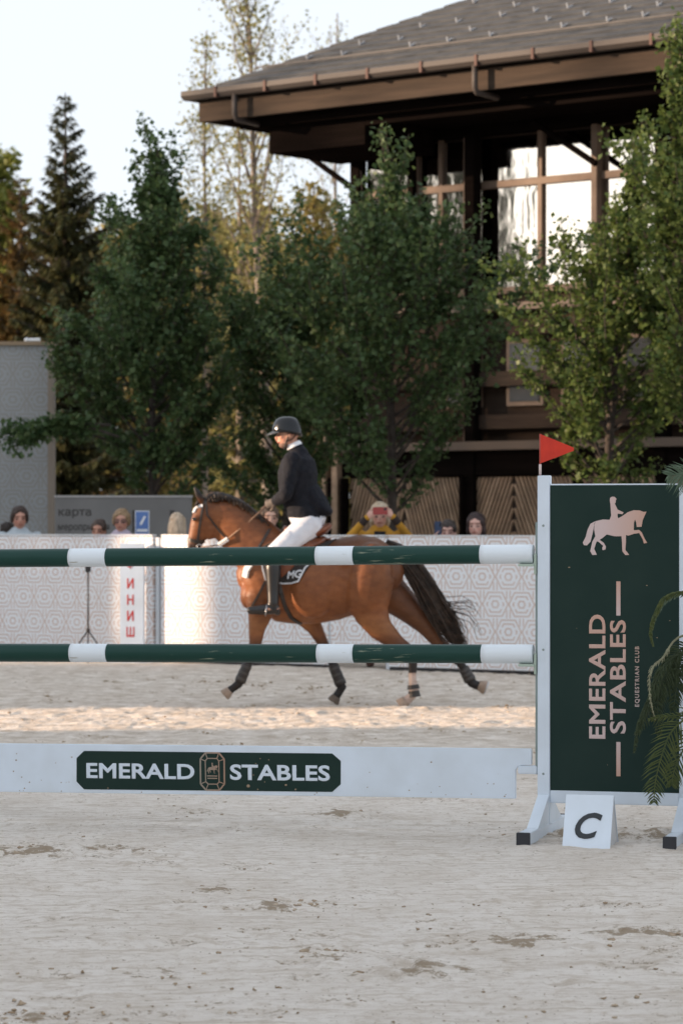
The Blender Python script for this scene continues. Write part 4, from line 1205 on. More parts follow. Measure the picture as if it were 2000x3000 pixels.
    frond([Q(2080, 1900, .08), Q(1990, 1915, .08), Q(1935, 1960, .06), Q(1905, 2040, .04), Q(1872, 2120, .03), Q(1856, 2205, .03)], m_fd, .01, 34, .055, .7, .4)
    frond([Q(2080, 1880, .1), Q(1995, 1900, .1), Q(1950, 1960, .09), Q(1925, 2050, .08), Q(1930, 2150, .08)], m_fd, .01, 40, .08, .6, .8)
    frond([Q(2090, 1890, .12), Q(2020, 1920, .12), Q(1985, 1990, .12), Q(1970, 2080, .12)], m_fd, .01, 36, .09, .6, .9)
    frond([Q(2080, 1980, .1), Q(2000, 1960, .1), Q(1950, 2010, .1), Q(1905, 2080, .1), Q(1862, 2150, .1)], m_fd, .01, 30, .07, .6, .6)
    # the top frond fanning left over the panel edge
    frond([Q(2140, 1440), Q(2060, 1392), Q(2000, 1388), Q(1955, 1392)], m_fg, .01, 20, .125, .45, .55, bare=.25, w0=.0036)
    frond([Q(2140, 1450, .1), Q(2070, 1400, .1), Q(2020, 1392, .1), Q(1985, 1402, .1)], m_fg, .01, 16, .10, .7, .5, bare=.25, w0=.0036)
    # the crown on the far side of the trunk
    for k, (dx_, dy_, up_) in enumerate(((.50, .0, .55), (.42, .30, .35), (.45, -.28, .25), (.25, .1, .75), (.12, .42, .55), (.55, .12, .05), (.30, -.38, .5))):
        h_ = Vector(hub)
        frond([h_, h_ + Vector((dx_ * .35, dy_ * .35, up_ * .55)), h_ + Vector((dx_ * .75, dy_ * .75, up_ * .7)), h_ + Vector((dx_ * 1.05, dy_ * 1.05, up_ * .45)), h_ + Vector((dx_ * 1.2, dy_ * 1.2, up_ * .1))],
              (m_fr, m_fg, m_fd)[k % 3], .01, 28, .13, .5, .8, bare=.2)
    # hidden stems joining the fronds to the trunk
    for (px, py) in ((2120, 2060), (2110, 1760), (2140, 1440), (2090, 1860), (2080, 1980)):
        q = Vector(Q(px, py)); b0 = Vector((bxp - .03, byp, min(1.2, max(.7, q.z - .1))))
        MB().tube([b0, b0.lerp(q, .5) + Vector((0, 0, .06)), q], [.009, .007, .005], 6).build('stalk', m_st, o, smooth=True)
palm()

# ---------------------------------------------------------------- horse
YH = 24.8; HSC = F / YH
def Hq(px, py, yo_=0.0): return Vector(((px - 1000) / HSC, YH + yo_, CH - (py - HY) / HSC))
SD = (0, 1, 0)
def chain(mb, rows, yo_, sides=16):
    """rows: (px, py, a, b) with radii in metres"""
    mb.blob([Hq(r[0], r[1], (r[4] if len(r) > 4 else yo_)) for r in rows], [(r[2], r[3]) for r in rows], sides, SD)
def make_horse():
    b = MB()
    # trunk stations: column, top row, bottom row, half width
    st = [(728, 1650, 1770, .10), (748, 1590, 1808, .17), (785, 1557, 1822, .215), (830, 1550, 1824, .225), (880, 1562, 1830, .265), (930, 1576, 1829, .285), (975, 1584, 1818, .265),
          (1015, 1574, 1803, .245), (1065, 1565, 1790, .25), (1105, 1575, 1780, .26), (1135, 1596, 1760, .20), (1148, 1630, 1730, .13)]
    b.blob([Hq(s[0], (s[1] + s[2]) / 2) for s in st], [((s[2] - s[1]) / 2 / HSC, s[3]) for s in st], 24, SD)
    chain(b, [(800, 1640, .25, .16), (762, 1612, .245, .145), (708, 1556, .215, .105), (666, 1522, .185, .085), (632, 1500, .145, .075)], 0)      # neck
    chain(b, [(618, 1482, .085, .075), (600, 1512, .105, .088), (592, 1540, .105, .078), (578, 1572, .078, .058), (570, 1595, .060, .048), (569, 1612, .055, .050)], 0)   # head
    chain(b, [(618, 1545, .065, .070), (612, 1566, .055, .055)], 0)                                    # jowl
    for s_ in (-1, 1):                                                                                 # ears, eye ridges, nostrils
        chain(b, [(592, 1468, .030, .024, s_ * .045), (581, 1448, .030, .022, s_ * .058), (570, 1426, .012, .010, s_ * .062)], 0, 10)
        b.ell(Hq(577, 1518, s_ * .070), (.030, .020, .024))
        b.ell(Hq(556, 1600, s_ * .038), (.016, .014, .018))
        b.ell(Hq(775, 1705, s_ * .165), (.165, .095, .29), Matrix.Rotation(R(-20), 3, 'Y'))              # shoulder
        b.ell(Hq(1075, 1700, s_ * .155), (.205, .165, .33), Matrix.Rotation(R(12), 3, 'Y'))
        b.ell(Hq(1010, 1640, s_ * .215), (.075, .06, .07))                                              # point of hip
        b.ell(Hq(915, 1720, s_ * .19), (.20, .125, .26))                                               # rib barrel               # haunch
        b.ell(Hq(728, 1745, s_ * .075), (.07, .09, .11))                                               # breast
    # legs: near (towards the camera, -y) and far
    chain(b, [(770, 1745, .15, .085), (765, 1795, .105, .075), (754, 1842, .070, .06), (750, 1882, .054, .05), (741, 1910, .052, .048), (726, 1942, .037, .036), (713, 1975, .032, .030), (701, 2001, .040, .036), (686, 2012, .034, .031), (673, 2021, .036, .034)], -.16)
    chain(b, [(845, 1745, .13, .085), (885, 1800, .095, .075), (922, 1842, .068, .06), (943, 1882, .050, .047), (956, 1912, .050, .046), (973, 1945, .036, .035), (985, 1985, .031, .030), (1002, 2017, .043, .037), (992, 2032, .036, .032), (984, 2044, .038, .036)], .16)
    chain(b, [(1085, 1690, .20, .12), (1080, 1750, .185, .115), (1088, 1800, .145, .095), (1115, 1842, .105, .08), (1163, 1884, .070, .058), (1207, 1914, .055, .048), (1207, 1945, .040, .038), (1206, 1985, .034, .033), (1212, 2027, .046, .040), (1198, 2042, .038, .034), (1186, 2052, .042, .040)], -.15)
    chain(b, [(1095, 1690, .19, .11), (1150, 1745, .155, .11), (1205, 1792, .115, .09), (1250, 1838, .080, .07), (1286, 1884, .058, .052), (1320, 1918, .052, .046), (1350, 1945, .039, .036), (1370, 1978, .033, .032), (1384, 2004, .045, .040), (1396, 2010, .038, .035), (1404, 2012, .042, .042)], .15)
    me = organic(b, 0.011, 9, 0.5)
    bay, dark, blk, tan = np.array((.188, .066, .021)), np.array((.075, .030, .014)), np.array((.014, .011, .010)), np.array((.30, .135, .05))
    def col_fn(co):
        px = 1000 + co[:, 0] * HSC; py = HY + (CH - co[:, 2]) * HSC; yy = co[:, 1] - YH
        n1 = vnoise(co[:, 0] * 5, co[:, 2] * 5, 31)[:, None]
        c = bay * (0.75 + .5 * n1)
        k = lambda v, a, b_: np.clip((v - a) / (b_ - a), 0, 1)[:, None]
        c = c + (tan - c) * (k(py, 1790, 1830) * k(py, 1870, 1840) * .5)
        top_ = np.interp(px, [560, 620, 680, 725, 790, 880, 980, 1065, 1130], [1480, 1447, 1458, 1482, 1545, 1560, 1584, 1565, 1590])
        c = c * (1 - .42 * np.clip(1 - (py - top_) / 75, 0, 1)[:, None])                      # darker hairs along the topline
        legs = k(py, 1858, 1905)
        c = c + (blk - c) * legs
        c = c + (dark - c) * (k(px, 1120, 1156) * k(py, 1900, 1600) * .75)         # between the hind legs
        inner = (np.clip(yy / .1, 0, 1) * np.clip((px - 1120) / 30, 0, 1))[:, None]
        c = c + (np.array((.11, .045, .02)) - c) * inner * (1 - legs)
        muz = k(py, 1570, 1600) * k(px, 640, 600)
        c = c + (np.array((.05, .028, .018)) - c) * muz
        ears = k(py, 1468, 1452) * k(px, 608, 596)
        c = c + (blk - c) * ears
        near_h = ((px > 1150) & (px < 1240) & (py > 1968) & (yy < 0))[:, None]
        c = np.where(near_h, np.array((.50, .40, .35)), c)
        return c
    bvh = BVHTree.FromPolygons([v.co.copy() for v in me.vertices], [p.vertices[:] for p in me.polygons])
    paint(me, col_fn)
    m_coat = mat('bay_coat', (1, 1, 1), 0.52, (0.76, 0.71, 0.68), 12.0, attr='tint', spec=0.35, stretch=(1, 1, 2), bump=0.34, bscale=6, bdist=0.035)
    base = Hq(1000, 2060)
    h = link('horse', me, None, base, m_coat)
    tag(h, 'bay horse cantering left behind the striped poles', 'horse')
    m_hoof = mat('hoof', (0.16, 0.12, 0.09), .6, (0.09, 0.065, 0.05), 12)
    m_hoofp = mat('hoof_pale', (0.36, 0.27, 0.21), .6, (0.26, 0.19, 0.14), 12)
    def hoof(p, q, yo_, r0, r1, m):
        A, B = Hq(*p, yo_), Hq(*q, yo_)
        w = MB().tube([A, A.lerp(B, .3), A.lerp(B, .85), B], [(r0, r0 * .92), (r0 * 1.12, r0), (r1, r1 * .9), (r1 * .93, r1 * .84)], 18, True, SD)
        o = w.build('hoof', m, h, smooth=True)
        return o
    hoof((676, 2019), (659, 2034), -.16, .036, .050, m_hoofp)
    hoof((985, 2043), (974, 2060), .16, .040, .052, m_hoof)
    hoof((1188, 2049), (1169, 2064), -.15, .044, .056, m_hoofp)
    fh = hoof((1403, 2010), (1424, 2018), .15, .042, .060, m_hoofp)
    A, B = Hq(1424, 2018, .15), Hq(1427, 2019, .15)
    ring = MB()
    tdir = (Hq(1424, 2018, .15) - Hq(1403, 2010, .15)).normalized()
    a_ = Vector(SD).cross(tdir)
    ring.tube([A + tdir * .004 + (a_ * math.cos(t) + Vector((0, 1, 0)) * math.sin(t) * .88) * .051 for t in np.linspace(.5, 2 * math.pi - .5, 20)], .007, 6)
    ring.build('horseshoe', mat('steel', (.45, .45, .46), .35, metal=.8), fh, smooth=True)
    # eyes
    for s_ in (-1, 1):
        MB().ell(Hq(571, 1521, s_ * .080), (.017, .012, .015)).build('eye', mat('eye', (.008, .006, .005), .12, spec=.7), h, smooth=True)
    # mane: plaits along the crest
    m_mane = mat('mane_hair', (.016, .012, .010), .55, (.050, .032, .022), 22, spec=.3)
    cr = [(606, 1452), (622, 1446), (650, 1448), (679, 1457), (704, 1469), (724, 1482), (746, 1500), (768, 1521), (788, 1543), (796, 1553)]
    mn = MB()
    N_ = 190
    for k in range(N_):
        t = k / (N_ - 1) * (len(cr) - 1); i = min(int(t), len(cr) - 2); u = t - i
        px = cr[i][0] * (1 - u) + cr[i + 1][0] * u; py = cr[i][1] * (1 - u) + cr[i + 1][1] * u
        yy = random.uniform(-.022, .022)
        l = random.uniform(8, 17) * (1.3 if k % 12 < 7 else .75)
        hit = None
        p0 = Hq(px, py - 3, yy); p1 = Hq(px + random.uniform(3, 9), py + l * .45, -.04 - random.uniform(0, .02)); p2 = Hq(px + random.uniform(5, 14), py + l + 3, -.055 - random.uniform(0, .03))
        mn.tube([p0, p1, p2], [.011, .010, .004], 5)
    for k in range(16):                                                     # forelock
        mn.tube([Hq(594, 1462, random.uniform(-.02, .02)), Hq(582 + random.uniform(-4, 4), 1468, random.uniform(-.05, .02)), Hq(575 + random.uniform(-6, 8), 1488 + random.uniform(-6, 8), random.uniform(-.085, -.01))], [.009, .008, .003], 5)
    mn.build('mane', m_mane, h, smooth=True)
    # tail
    tl = MB()
    ctr = [(1128, 1592), (1168, 1616), (1212, 1668), (1250, 1732), (1288, 1797), (1328, 1858), (1362, 1900)]
    wdt = [11, 19, 27, 31, 34, 36, 34]
    for k in range(760):
        a = random.gauss(0, .42); a = max(-1, min(1, a)); b_ = random.gauss(0, .45)
        pts = []
        end = random.uniform(4.2, 6.0) if abs(a) < .6 else random.uniform(3.0, 5.6)
        n_ = 8
        for j in range(n_ + 1):
            t = end * j / n_; i = min(int(t), 5); u = t - i
            cx = ctr[i][0] * (1 - u) + ctr[i + 1][0] * u; cy = ctr[i][1] * (1 - u) + ctr[i + 1][1] * u; w_ = wdt[i] * (1 - u) + wdt[i + 1] * u
            dx, dy = ctr[i + 1][0] - ctr[i][0], ctr[i + 1][1] - ctr[i][1]; ln = math.hypot(dx, dy)
            s_ = a + .14 * math.sin(t * (1.5 + .9 * (k % 7) / 7) + k)
            pts.append(Hq(cx - dy / ln * w_ * -s_ , cy - dx / ln * w_ * s_, .02 + b_ * w_ / HSC * .55))
        tl.tube(pts, [.007, .0075, .0075, .007, .0065, .0055, .0045, .003, .001], 4)
    for k in range(15):                                                     # flying wisps
        t0 = random.uniform(.35, .8); s0 = Hq(1262 + 70 * t0, 1705 + 125 * t0, 0)
        e = Hq(1340 + random.uniform(0, 75), 1765 + random.uniform(0, 125), random.uniform(-.08, .08))
        m_ = s0.lerp(e, .5) + Vector((.05, 0, .05))
        tl.tube([s0, s0.lerp(m_, .6), m_, m_.lerp(e, .5) + Vector((.012, 0, .012)), e], [.0035, .003, .0028, .0022, .001], 4)
    tl.build('tail', m_mane, h, smooth=True)
    return h, bvh
horse, HB = make_horse()

def surf(px, py, off=.006, side=-1):
    o = Hq(px, py, side * 1.6)
    hit, nrm, _, _ = HB.ray_cast(o, Vector((0, -side, 0)))
    if hit is None:
        hit, nrm, _, _ = HB.find_nearest(Hq(px, py, side * .05))
    return hit + nrm * off, nrm
def strap(name, pts, width, m, parent, off=.004, thick=.005, side=-1, dens=7):
    c = []
    for i in range(len(pts) - 1):
        for k in range(dens): u = k / dens; c.append((pts[i][0] * (1 - u) + pts[i + 1][0] * u, pts[i][1] * (1 - u) + pts[i + 1][1] * u))
    c.append(pts[-1])
    S_ = [surf(a, b, off, side) for a, b in c]
    w = MB(); n = len(S_); vs_ = []
    for i, (p, nr) in enumerate(S_):
        t = (S_[min(i + 1, n - 1)][0] - S_[max(i - 1, 0)][0]).normalized(); b = nr.cross(t).normalized() * width / 2
        vs_ += [p - b - nr * thick * .5, p + b - nr * thick * .5, p + b * .9 + nr * thick, p - b * .9 + nr * thick]
    fs_ = [(i * 4 + j, i * 4 + (j + 1) % 4, i * 4 + 4 + (j + 1) % 4, i * 4 + 4 + j) for i in range(n - 1) for j in range(4)] + [(0, 1, 2, 3), ((n - 1) * 4 + 3, (n - 1) * 4 + 2, (n - 1) * 4 + 1, (n - 1) * 4)]
    return w.add(vs_, fs_).build(name, m, parent, smooth=False)
def drape(name, top, bot, m, parent, off=.012, nv=10, nu=6, side=-1):
    def interp(L, u):
        q = u * (len(L) - 1); i = min(int(q), len(L) - 2); f = q - i
        return (L[i][0] * (1 - f) + L[i + 1][0] * f, L[i][1] * (1 - f) + L[i + 1][1] * f)
    NU = nu * (len(top) - 1); out, inn = [], []
    for j in range(nv + 1):
        v = j / nv
        for i in range(NU + 1):
            a, b = interp(top, i / NU), interp(bot, i / NU)
            p, nr = surf(a[0] * (1 - v) + b[0] * v, a[1] * (1 - v) + b[1] * v, 0, side)
            e = 1.0 if 0 < i < NU and 0 < j < nv else .7
            out.append(p + nr * off * e); inn.append(p + nr * .0015)
    n = len(out); W = NU + 1
    fs_ = [(j * W + i, j * W + i + 1, j * W + W + i + 1, j * W + W + i) for j in range(nv) for i in range(NU)]
    fs_ += [tuple(n + k for k in f[::-1]) for f in fs_]
    rim_ = [i for i in range(W)] + [j * W + NU for j in range(1, nv + 1)] + [nv * W + i for i in range(NU - 1, -1, -1)] + [j * W for j in range(nv - 1, 0, -1)]
    fs_ += [(rim_[k], n + rim_[k], n + rim_[(k + 1) % len(rim_)], rim_[(k + 1) % len(rim_)]) for k in range(len(rim_))]
    return MB().add(out + inn, fs_).build(name, m, parent, smooth=True)

m_lea = mat('black_leather', (.016, .013, .012), .42, (.03, .024, .02), 30)
m_brn = mat('brown_leather', (.20, .060, .024), .42, (.13, .040, .018), 14, bump=.2, bscale=50)
m_pad = mat('saddle_pad_black', (.018, .015, .014), .9, (.035, .03, .027), 30, bump=.4, bscale=60)
m_piping = mat('piping_white', (.60, .62, .65), .6)
base = Hq(850, 1800)
pad = empty('saddle_pad', Hq(850, 1700, -.25), 0, 'black saddle pad with white piping under the saddle', 'saddle pad')
PT = [(768, 1604), (800, 1588), (850, 1584), (905, 1592), (945, 1590), (986, 1576)]
PBm = [(780, 1699), (800, 1706), (830, 1710), (858, 1709), (877, 1704), (897, 1664)]
for s_ in (-1, 1):
    drape('pad_side', PT, PBm, m_pad, pad, .014, 12, 6, s_)
    strap('piping', [(768, 1610), (771, 1664), (780, 1697), (800, 1704), (830, 1708), (858, 1707), (876, 1702), (896, 1664), (930, 1630)], .012, m_piping, pad, .015, .004, s_)
# the monogram on the pad
mt = text_mesh('MG', 44 / HSC, 22 / HSC, .03, .15, .001)
for v in mt.vertices:
    p, nr = surf(866 + v.co.x * HSC, 1682 - v.co.y * HSC - v.co.x * HSC * .08, .0155 + v.co.z * 2, -1); v.co = p
link('monogram', mt, pad, None, m_piping)
sad = empty('saddle', Hq(890, 1590, 0), 0, 'brown leather jumping saddle on the bay horse', 'saddle')
seat = MB()
seat.blob([Hq(836, 1550), Hq(856, 1562), Hq(885, 1568), (Hq(920, 1564)), Hq(948, 1551), Hq(966, 1540)], [(.034, .08), (.036, .12), (.040, .16), (.045, .19), (.042, .18), (.026, .12)], 16, SD)
link('seat', organic(seat, .01, 3), sad, None, m_brn)
for s_ in (-1, 1):
    drape('flap', [(842, 1578), (872, 1586), (918, 1584)], [(794, 1672), (828, 1690), (856, 1668)], m_brn, sad, .028, 9, 7, s_)
    drape('panel', [(905, 1584), (935, 1580), (965, 1566)], [(866, 1640), (895, 1618), (950, 1590)], m_brn, sad, .034, 6, 5, s_)
strap('girth', [(812, 1690), (819, 1716), (833, 1768), (854, 1807), (880, 1826)], .036, m_lea, sad, .004, .008)
strap('girth', [(812, 1690), (819, 1716), (833, 1768), (854, 1807), (880, 1826)], .036, m_lea, sad, .004, .008, 1)
for s_ in (-1, 1):
    foot_y = s_ * .335
    MB().tube([surf(838, 1600, .05, s_)[0], surf(822, 1660, .05, s_)[0], Hq(806, 1725, s_ * .325), Hq(786, 1768, foot_y)], (.003), 4).build('stirrup_leather', m_lea, sad)
    cx, cy = 770, 1778
    st_ = [Hq(786, 1768, foot_y), Hq(784, 1776, foot_y - s_ * .055), Hq(782, 1794, foot_y - s_ * .06), Hq(780, 1800, foot_y), Hq(782, 1794, foot_y + s_ * .06), Hq(784, 1776, foot_y + s_ * .055), Hq(786, 1768, foot_y)]
    MB().tube(st_, .006, 6, False).build('stirrup', mat('stirrup_metal', (.30, .31, .33), .3, metal=.8), sad, smooth=True)
# breastplate and bridle
bpl = empty('breastplate', Hq(740, 1680, -.1), 0, 'black breastplate straps with white chest pad on the horse', 'breastplate')
for s_ in (-1, 1):
    strap('shoulder_strap', [(790, 1552), (775, 1578), (760, 1604), (742, 1640), (726, 1672)], .022, m_lea, bpl, .004, .006, s_)
    strap('girth_strap', [(779, 1702), (760, 1740), (742, 1772), (735, 1795)], .020, m_lea, bpl, .004, .006, s_)
strap('chest_pad', [(736, 1652), (726, 1668), (722, 1690)], .055, mat('fleece_white', (.66, .66, .66), .95, bump=.5, bscale=90), bpl, .006, .014)
br = empty('bridle', Hq(590, 1540, -.1), 0, 'black leather bridle with white browband on the bay horse', 'bridle')
for s_ in (-1, 1):
    strap('cheek_strap', [(606, 1453), (600, 1470), (595, 1490), (590, 1520), (585, 1550), (580, 1590)], .020, m_lea, br, .004, .006, s_)
    strap('throat_latch', [(604, 1462), (609, 1510), (628, 1534), (648, 1560), (659, 1572)], .014, m_lea, br, .004, .006, s_)
    strap('browband', [(596, 1482), (582, 1486), (568, 1494), (562, 1500)], .026, m_piping, br, .006, .007, s_)
    strap('noseband', [(604, 1590), (585, 1588), (566, 1584), (553, 1581)], .030, m_lea, br, .004, .006, s_)
    p, nr = surf(583, 1601, .012, s_)
    MB().tube([p + Vector((.02 * math.cos(t), 0, .02 * math.sin(t))) for t in np.linspace(0, 2 * math.pi, 17)], .004, 6, False).build('bit_ring', mat('steel', (.45, .45, .46), .35, metal=.8), br, smooth=True)
    # reins run from the bit to the hand
    hand_p = Hq(797, 1466, s_ * .055)
    n_end, _ = surf(672, 1577, .03, s_)
    bit, _ = surf(590, 1604, .02, s_)
    mid = surf(640, 1598, .03, s_)[0]
    r1 = MB()
    r1.tube([hand_p, hand_p.lerp(n_end, .5) + Vector((0, 0, -.012)), n_end], (.0075), 6)
    r1.tube([mid, bit], .006, 6)
    r1.build('rein', mat('rein_leather', (.20, .12, .075), .6), br, smooth=True)
    if s_ < 0:
        for k in range(5):
            a_, b_ = n_end.lerp(mid, k / 5), n_end.lerp(mid, (k + .72) / 5)
            MB().tube([a_, b_], [(.019, .010), (.021, .011)], 10, True, SD).build('rein_sleeve', m_piping, br)
        MB().tube([n_end, mid], .011, 8).build('rein_core', m_lea, br)
# leg boots
def leg_boot(label, A, B, yo_, r0, r1, bands=False, n_=5):
    o = empty('leg_boot', Hq(*B, yo_), 0, label, 'leg boot', 'brushing boots on the horse legs')
    a, b = Hq(*A, yo_), Hq(*B, yo_)
    if not bands:
        MB().tube([a, a.lerp(b, .03), a.lerp(b, .5), a.lerp(b, .9), b], [r0 * .95, r0, (r0 + r1) / 2, r1, r1 * .95], 16, True, SD).build('shell', m_lea, o, smooth=True)
        for k in (.2, .5, .8):
            c = a.lerp(b, k); d = (b - a).normalized()
            MB().tube([c - d * .010, c + d * .010], r0 + (r1 - r0) * k + .0022, 14, True, SD).build('strap', mat('boot_strap', (.05, .045, .042), .5), o, smooth=False)
    else:
        for k0, k1 in ((0, .34), (.50, 1.0)):
            MB().tube([a.lerp(b, k0), a.lerp(b, (k0 + k1) / 2), a.lerp(b, k1)], [r0, r0 * 1.06, r1], 16, True, SD).build('strap', m_lea, o, smooth=False)
    return o
leg_boot('black boot on the leading foreleg', (728, 1940), (704, 1996), -.16, .041, .047)
leg_boot('black boot on the far trailing foreleg', (974, 1948), (999, 2010), .16, .043, .050)
leg_boot('black banded boot over the white sock of the near hind leg', (1208, 2003), (1212, 2038), -.15, .046, .056, True)
leg_boot('black boot on the far hind leg kicked out behind', (1358, 1958), (1380, 1998), .15, .043, .052)

# ---------------------------------------------------------------- people
def head_parts(mb, c, f, u, s=1.0, neck_to=None, jaw=1.0):
    f = Vector(f).normalized(); u = Vector(u); u = (u - f * u.dot(f)).normalized(); r = f.cross(u)
    M = Matrix((r, f, u)).transposed()
    W = lambda x, y, z: Vector(c) + M @ Vector((x, y, z)) * s
    mb.ell(W(0, -.012, .030), (.076 * s, .095 * s, .090 * s), M)
    mb.ell(W(0, .018, -.030), (.062 * s, .074 * s, .082 * s * jaw), M)
    mb.ell(W(0, .040, -.088), (.034 * s, .034 * s, .024 * s), M)          # chin
    mb.blob([W(0, .086, .012), W(0, .104, -.022), W(0, .098, -.036)], [.009 * s, .014 * s, .013 * s], 10)
    mb.ell(W(0, .088, -.058), (.024 * s, .012 * s, .010 * s), M)          # mouth
    mb.ell(W(0, .076, .034), (.055 * s, .018 * s, .012 * s), M)           # brow
    for q in (-1, 1):
        mb.ell(W(q * .074, -.008, -.012), (.010 * s, .020 * s, .032 * s), M)
        mb.ell(W(q * .036, .062, -.018), (.022 * s, .02 * s, .018 * s), M)
    if neck_to is not None:
        mb.blob([W(0, -.02, -.06), Vector(neck_to)], [.052 * s, .062 * s], 14)
    return W, M
def hand_parts(mb, wrist, d, pn, s=1.0, curl=.6, grow=0.0, thumb=1):
    """palm and five fingers; d along the hand, pn out of the palm"""
    w = Vector(wrist); d = Vector(d).normalized(); pn = Vector(pn); pn = (pn - d * pn.dot(d)).normalized(); a = d.cross(pn) * thumb
    kn = w + d * .088 * s
    mb.blob([w, w + d * .045 * s, kn], [(.020 * s + grow, .026 * s + grow), (.016 * s + grow, .036 * s + grow), (.014 * s + grow, .038 * s + grow)], 12, a)
    for i, (o_, l, tw) in enumerate(((.030, .072, .9), (.010, .082, 1), (-.010, .076, 1), (-.029, .060, .85))):
        p = kn + a * o_ * s - d * .004 * s; q = [p]; an = 0
        for k in range(3):
            an += curl * (.8 if k == 0 else 1)
            q.append(q[-1] + (d * math.cos(an) + pn * math.sin(an)) * l * s * (.45, .32, .23)[k])
        mb.blob(q, [(.0088 * s + grow) * tw, (.0085 * s + grow) * tw, .0078 * s + grow, .006 * s + grow], 8)
    t0 = w + d * .028 * s + a * .030 * s
    td = (d * .75 + a * .75 + pn * .35).normalized(); t1 = t0 + td * .035 * s; t2 = t1 + (d * .95 + pn * .3 + a * .1).normalized() * .034 * s
    mb.blob([t0, t1, t2], [.013 * s + grow, .0105 * s + grow, .008 * s + grow], 8)
def skin_paint(me, W, Minv, c0, skin, s=1.0):
    sk = np.array(skin); Mi = np.array(Minv); c0 = np.array(c0)
    def fn(co):
        q = (co - c0) @ Mi.T / s
        c = np.tile(sk, (len(co), 1)) * (0.92 + .16 * vnoise(co[:, 0] * 40, co[:, 2] * 40, 5)[:, None])
        def spot(x, y, z, rx, rz, colr, front=.04):
            m_ = (((q[:, 0] - x) / rx) ** 2 + ((q[:, 2] - z) / rz) ** 2 < 1) & (q[:, 1] > front)
            c[m_] = colr
        for e in (-1, 1):
            spot(e * .033, 0, -.004, .019, .008, sk * .25)
            spot(e * .035, 0, .020, .024, .006, sk * .35)
        spot(0, 0, -.060, .025, .007, sk * np.array((.75, .45, .45)))
        cheek = np.exp(-(((np.abs(q[:, 0]) - .04) / .02) ** 2 + ((q[:, 2] + .03) / .02) ** 2)) * (q[:, 1] > .03)
        return c * (1 - cheek[:, None] * np.array((0, .18, .2)))
    paint(me, fn)
def m_skin(n): return mat('skin_' + n, (1, 1, 1), .5, (.9, .86, .84), 18, attr='tint', spec=.35)
m_hairs = {}
def hairmat(n, c): return mat('hair_' + n, c, .55, tuple(v * .55 for v in c), 40, stretch=(1, 1, .25), bump=.6, bscale=60, spec=.4)

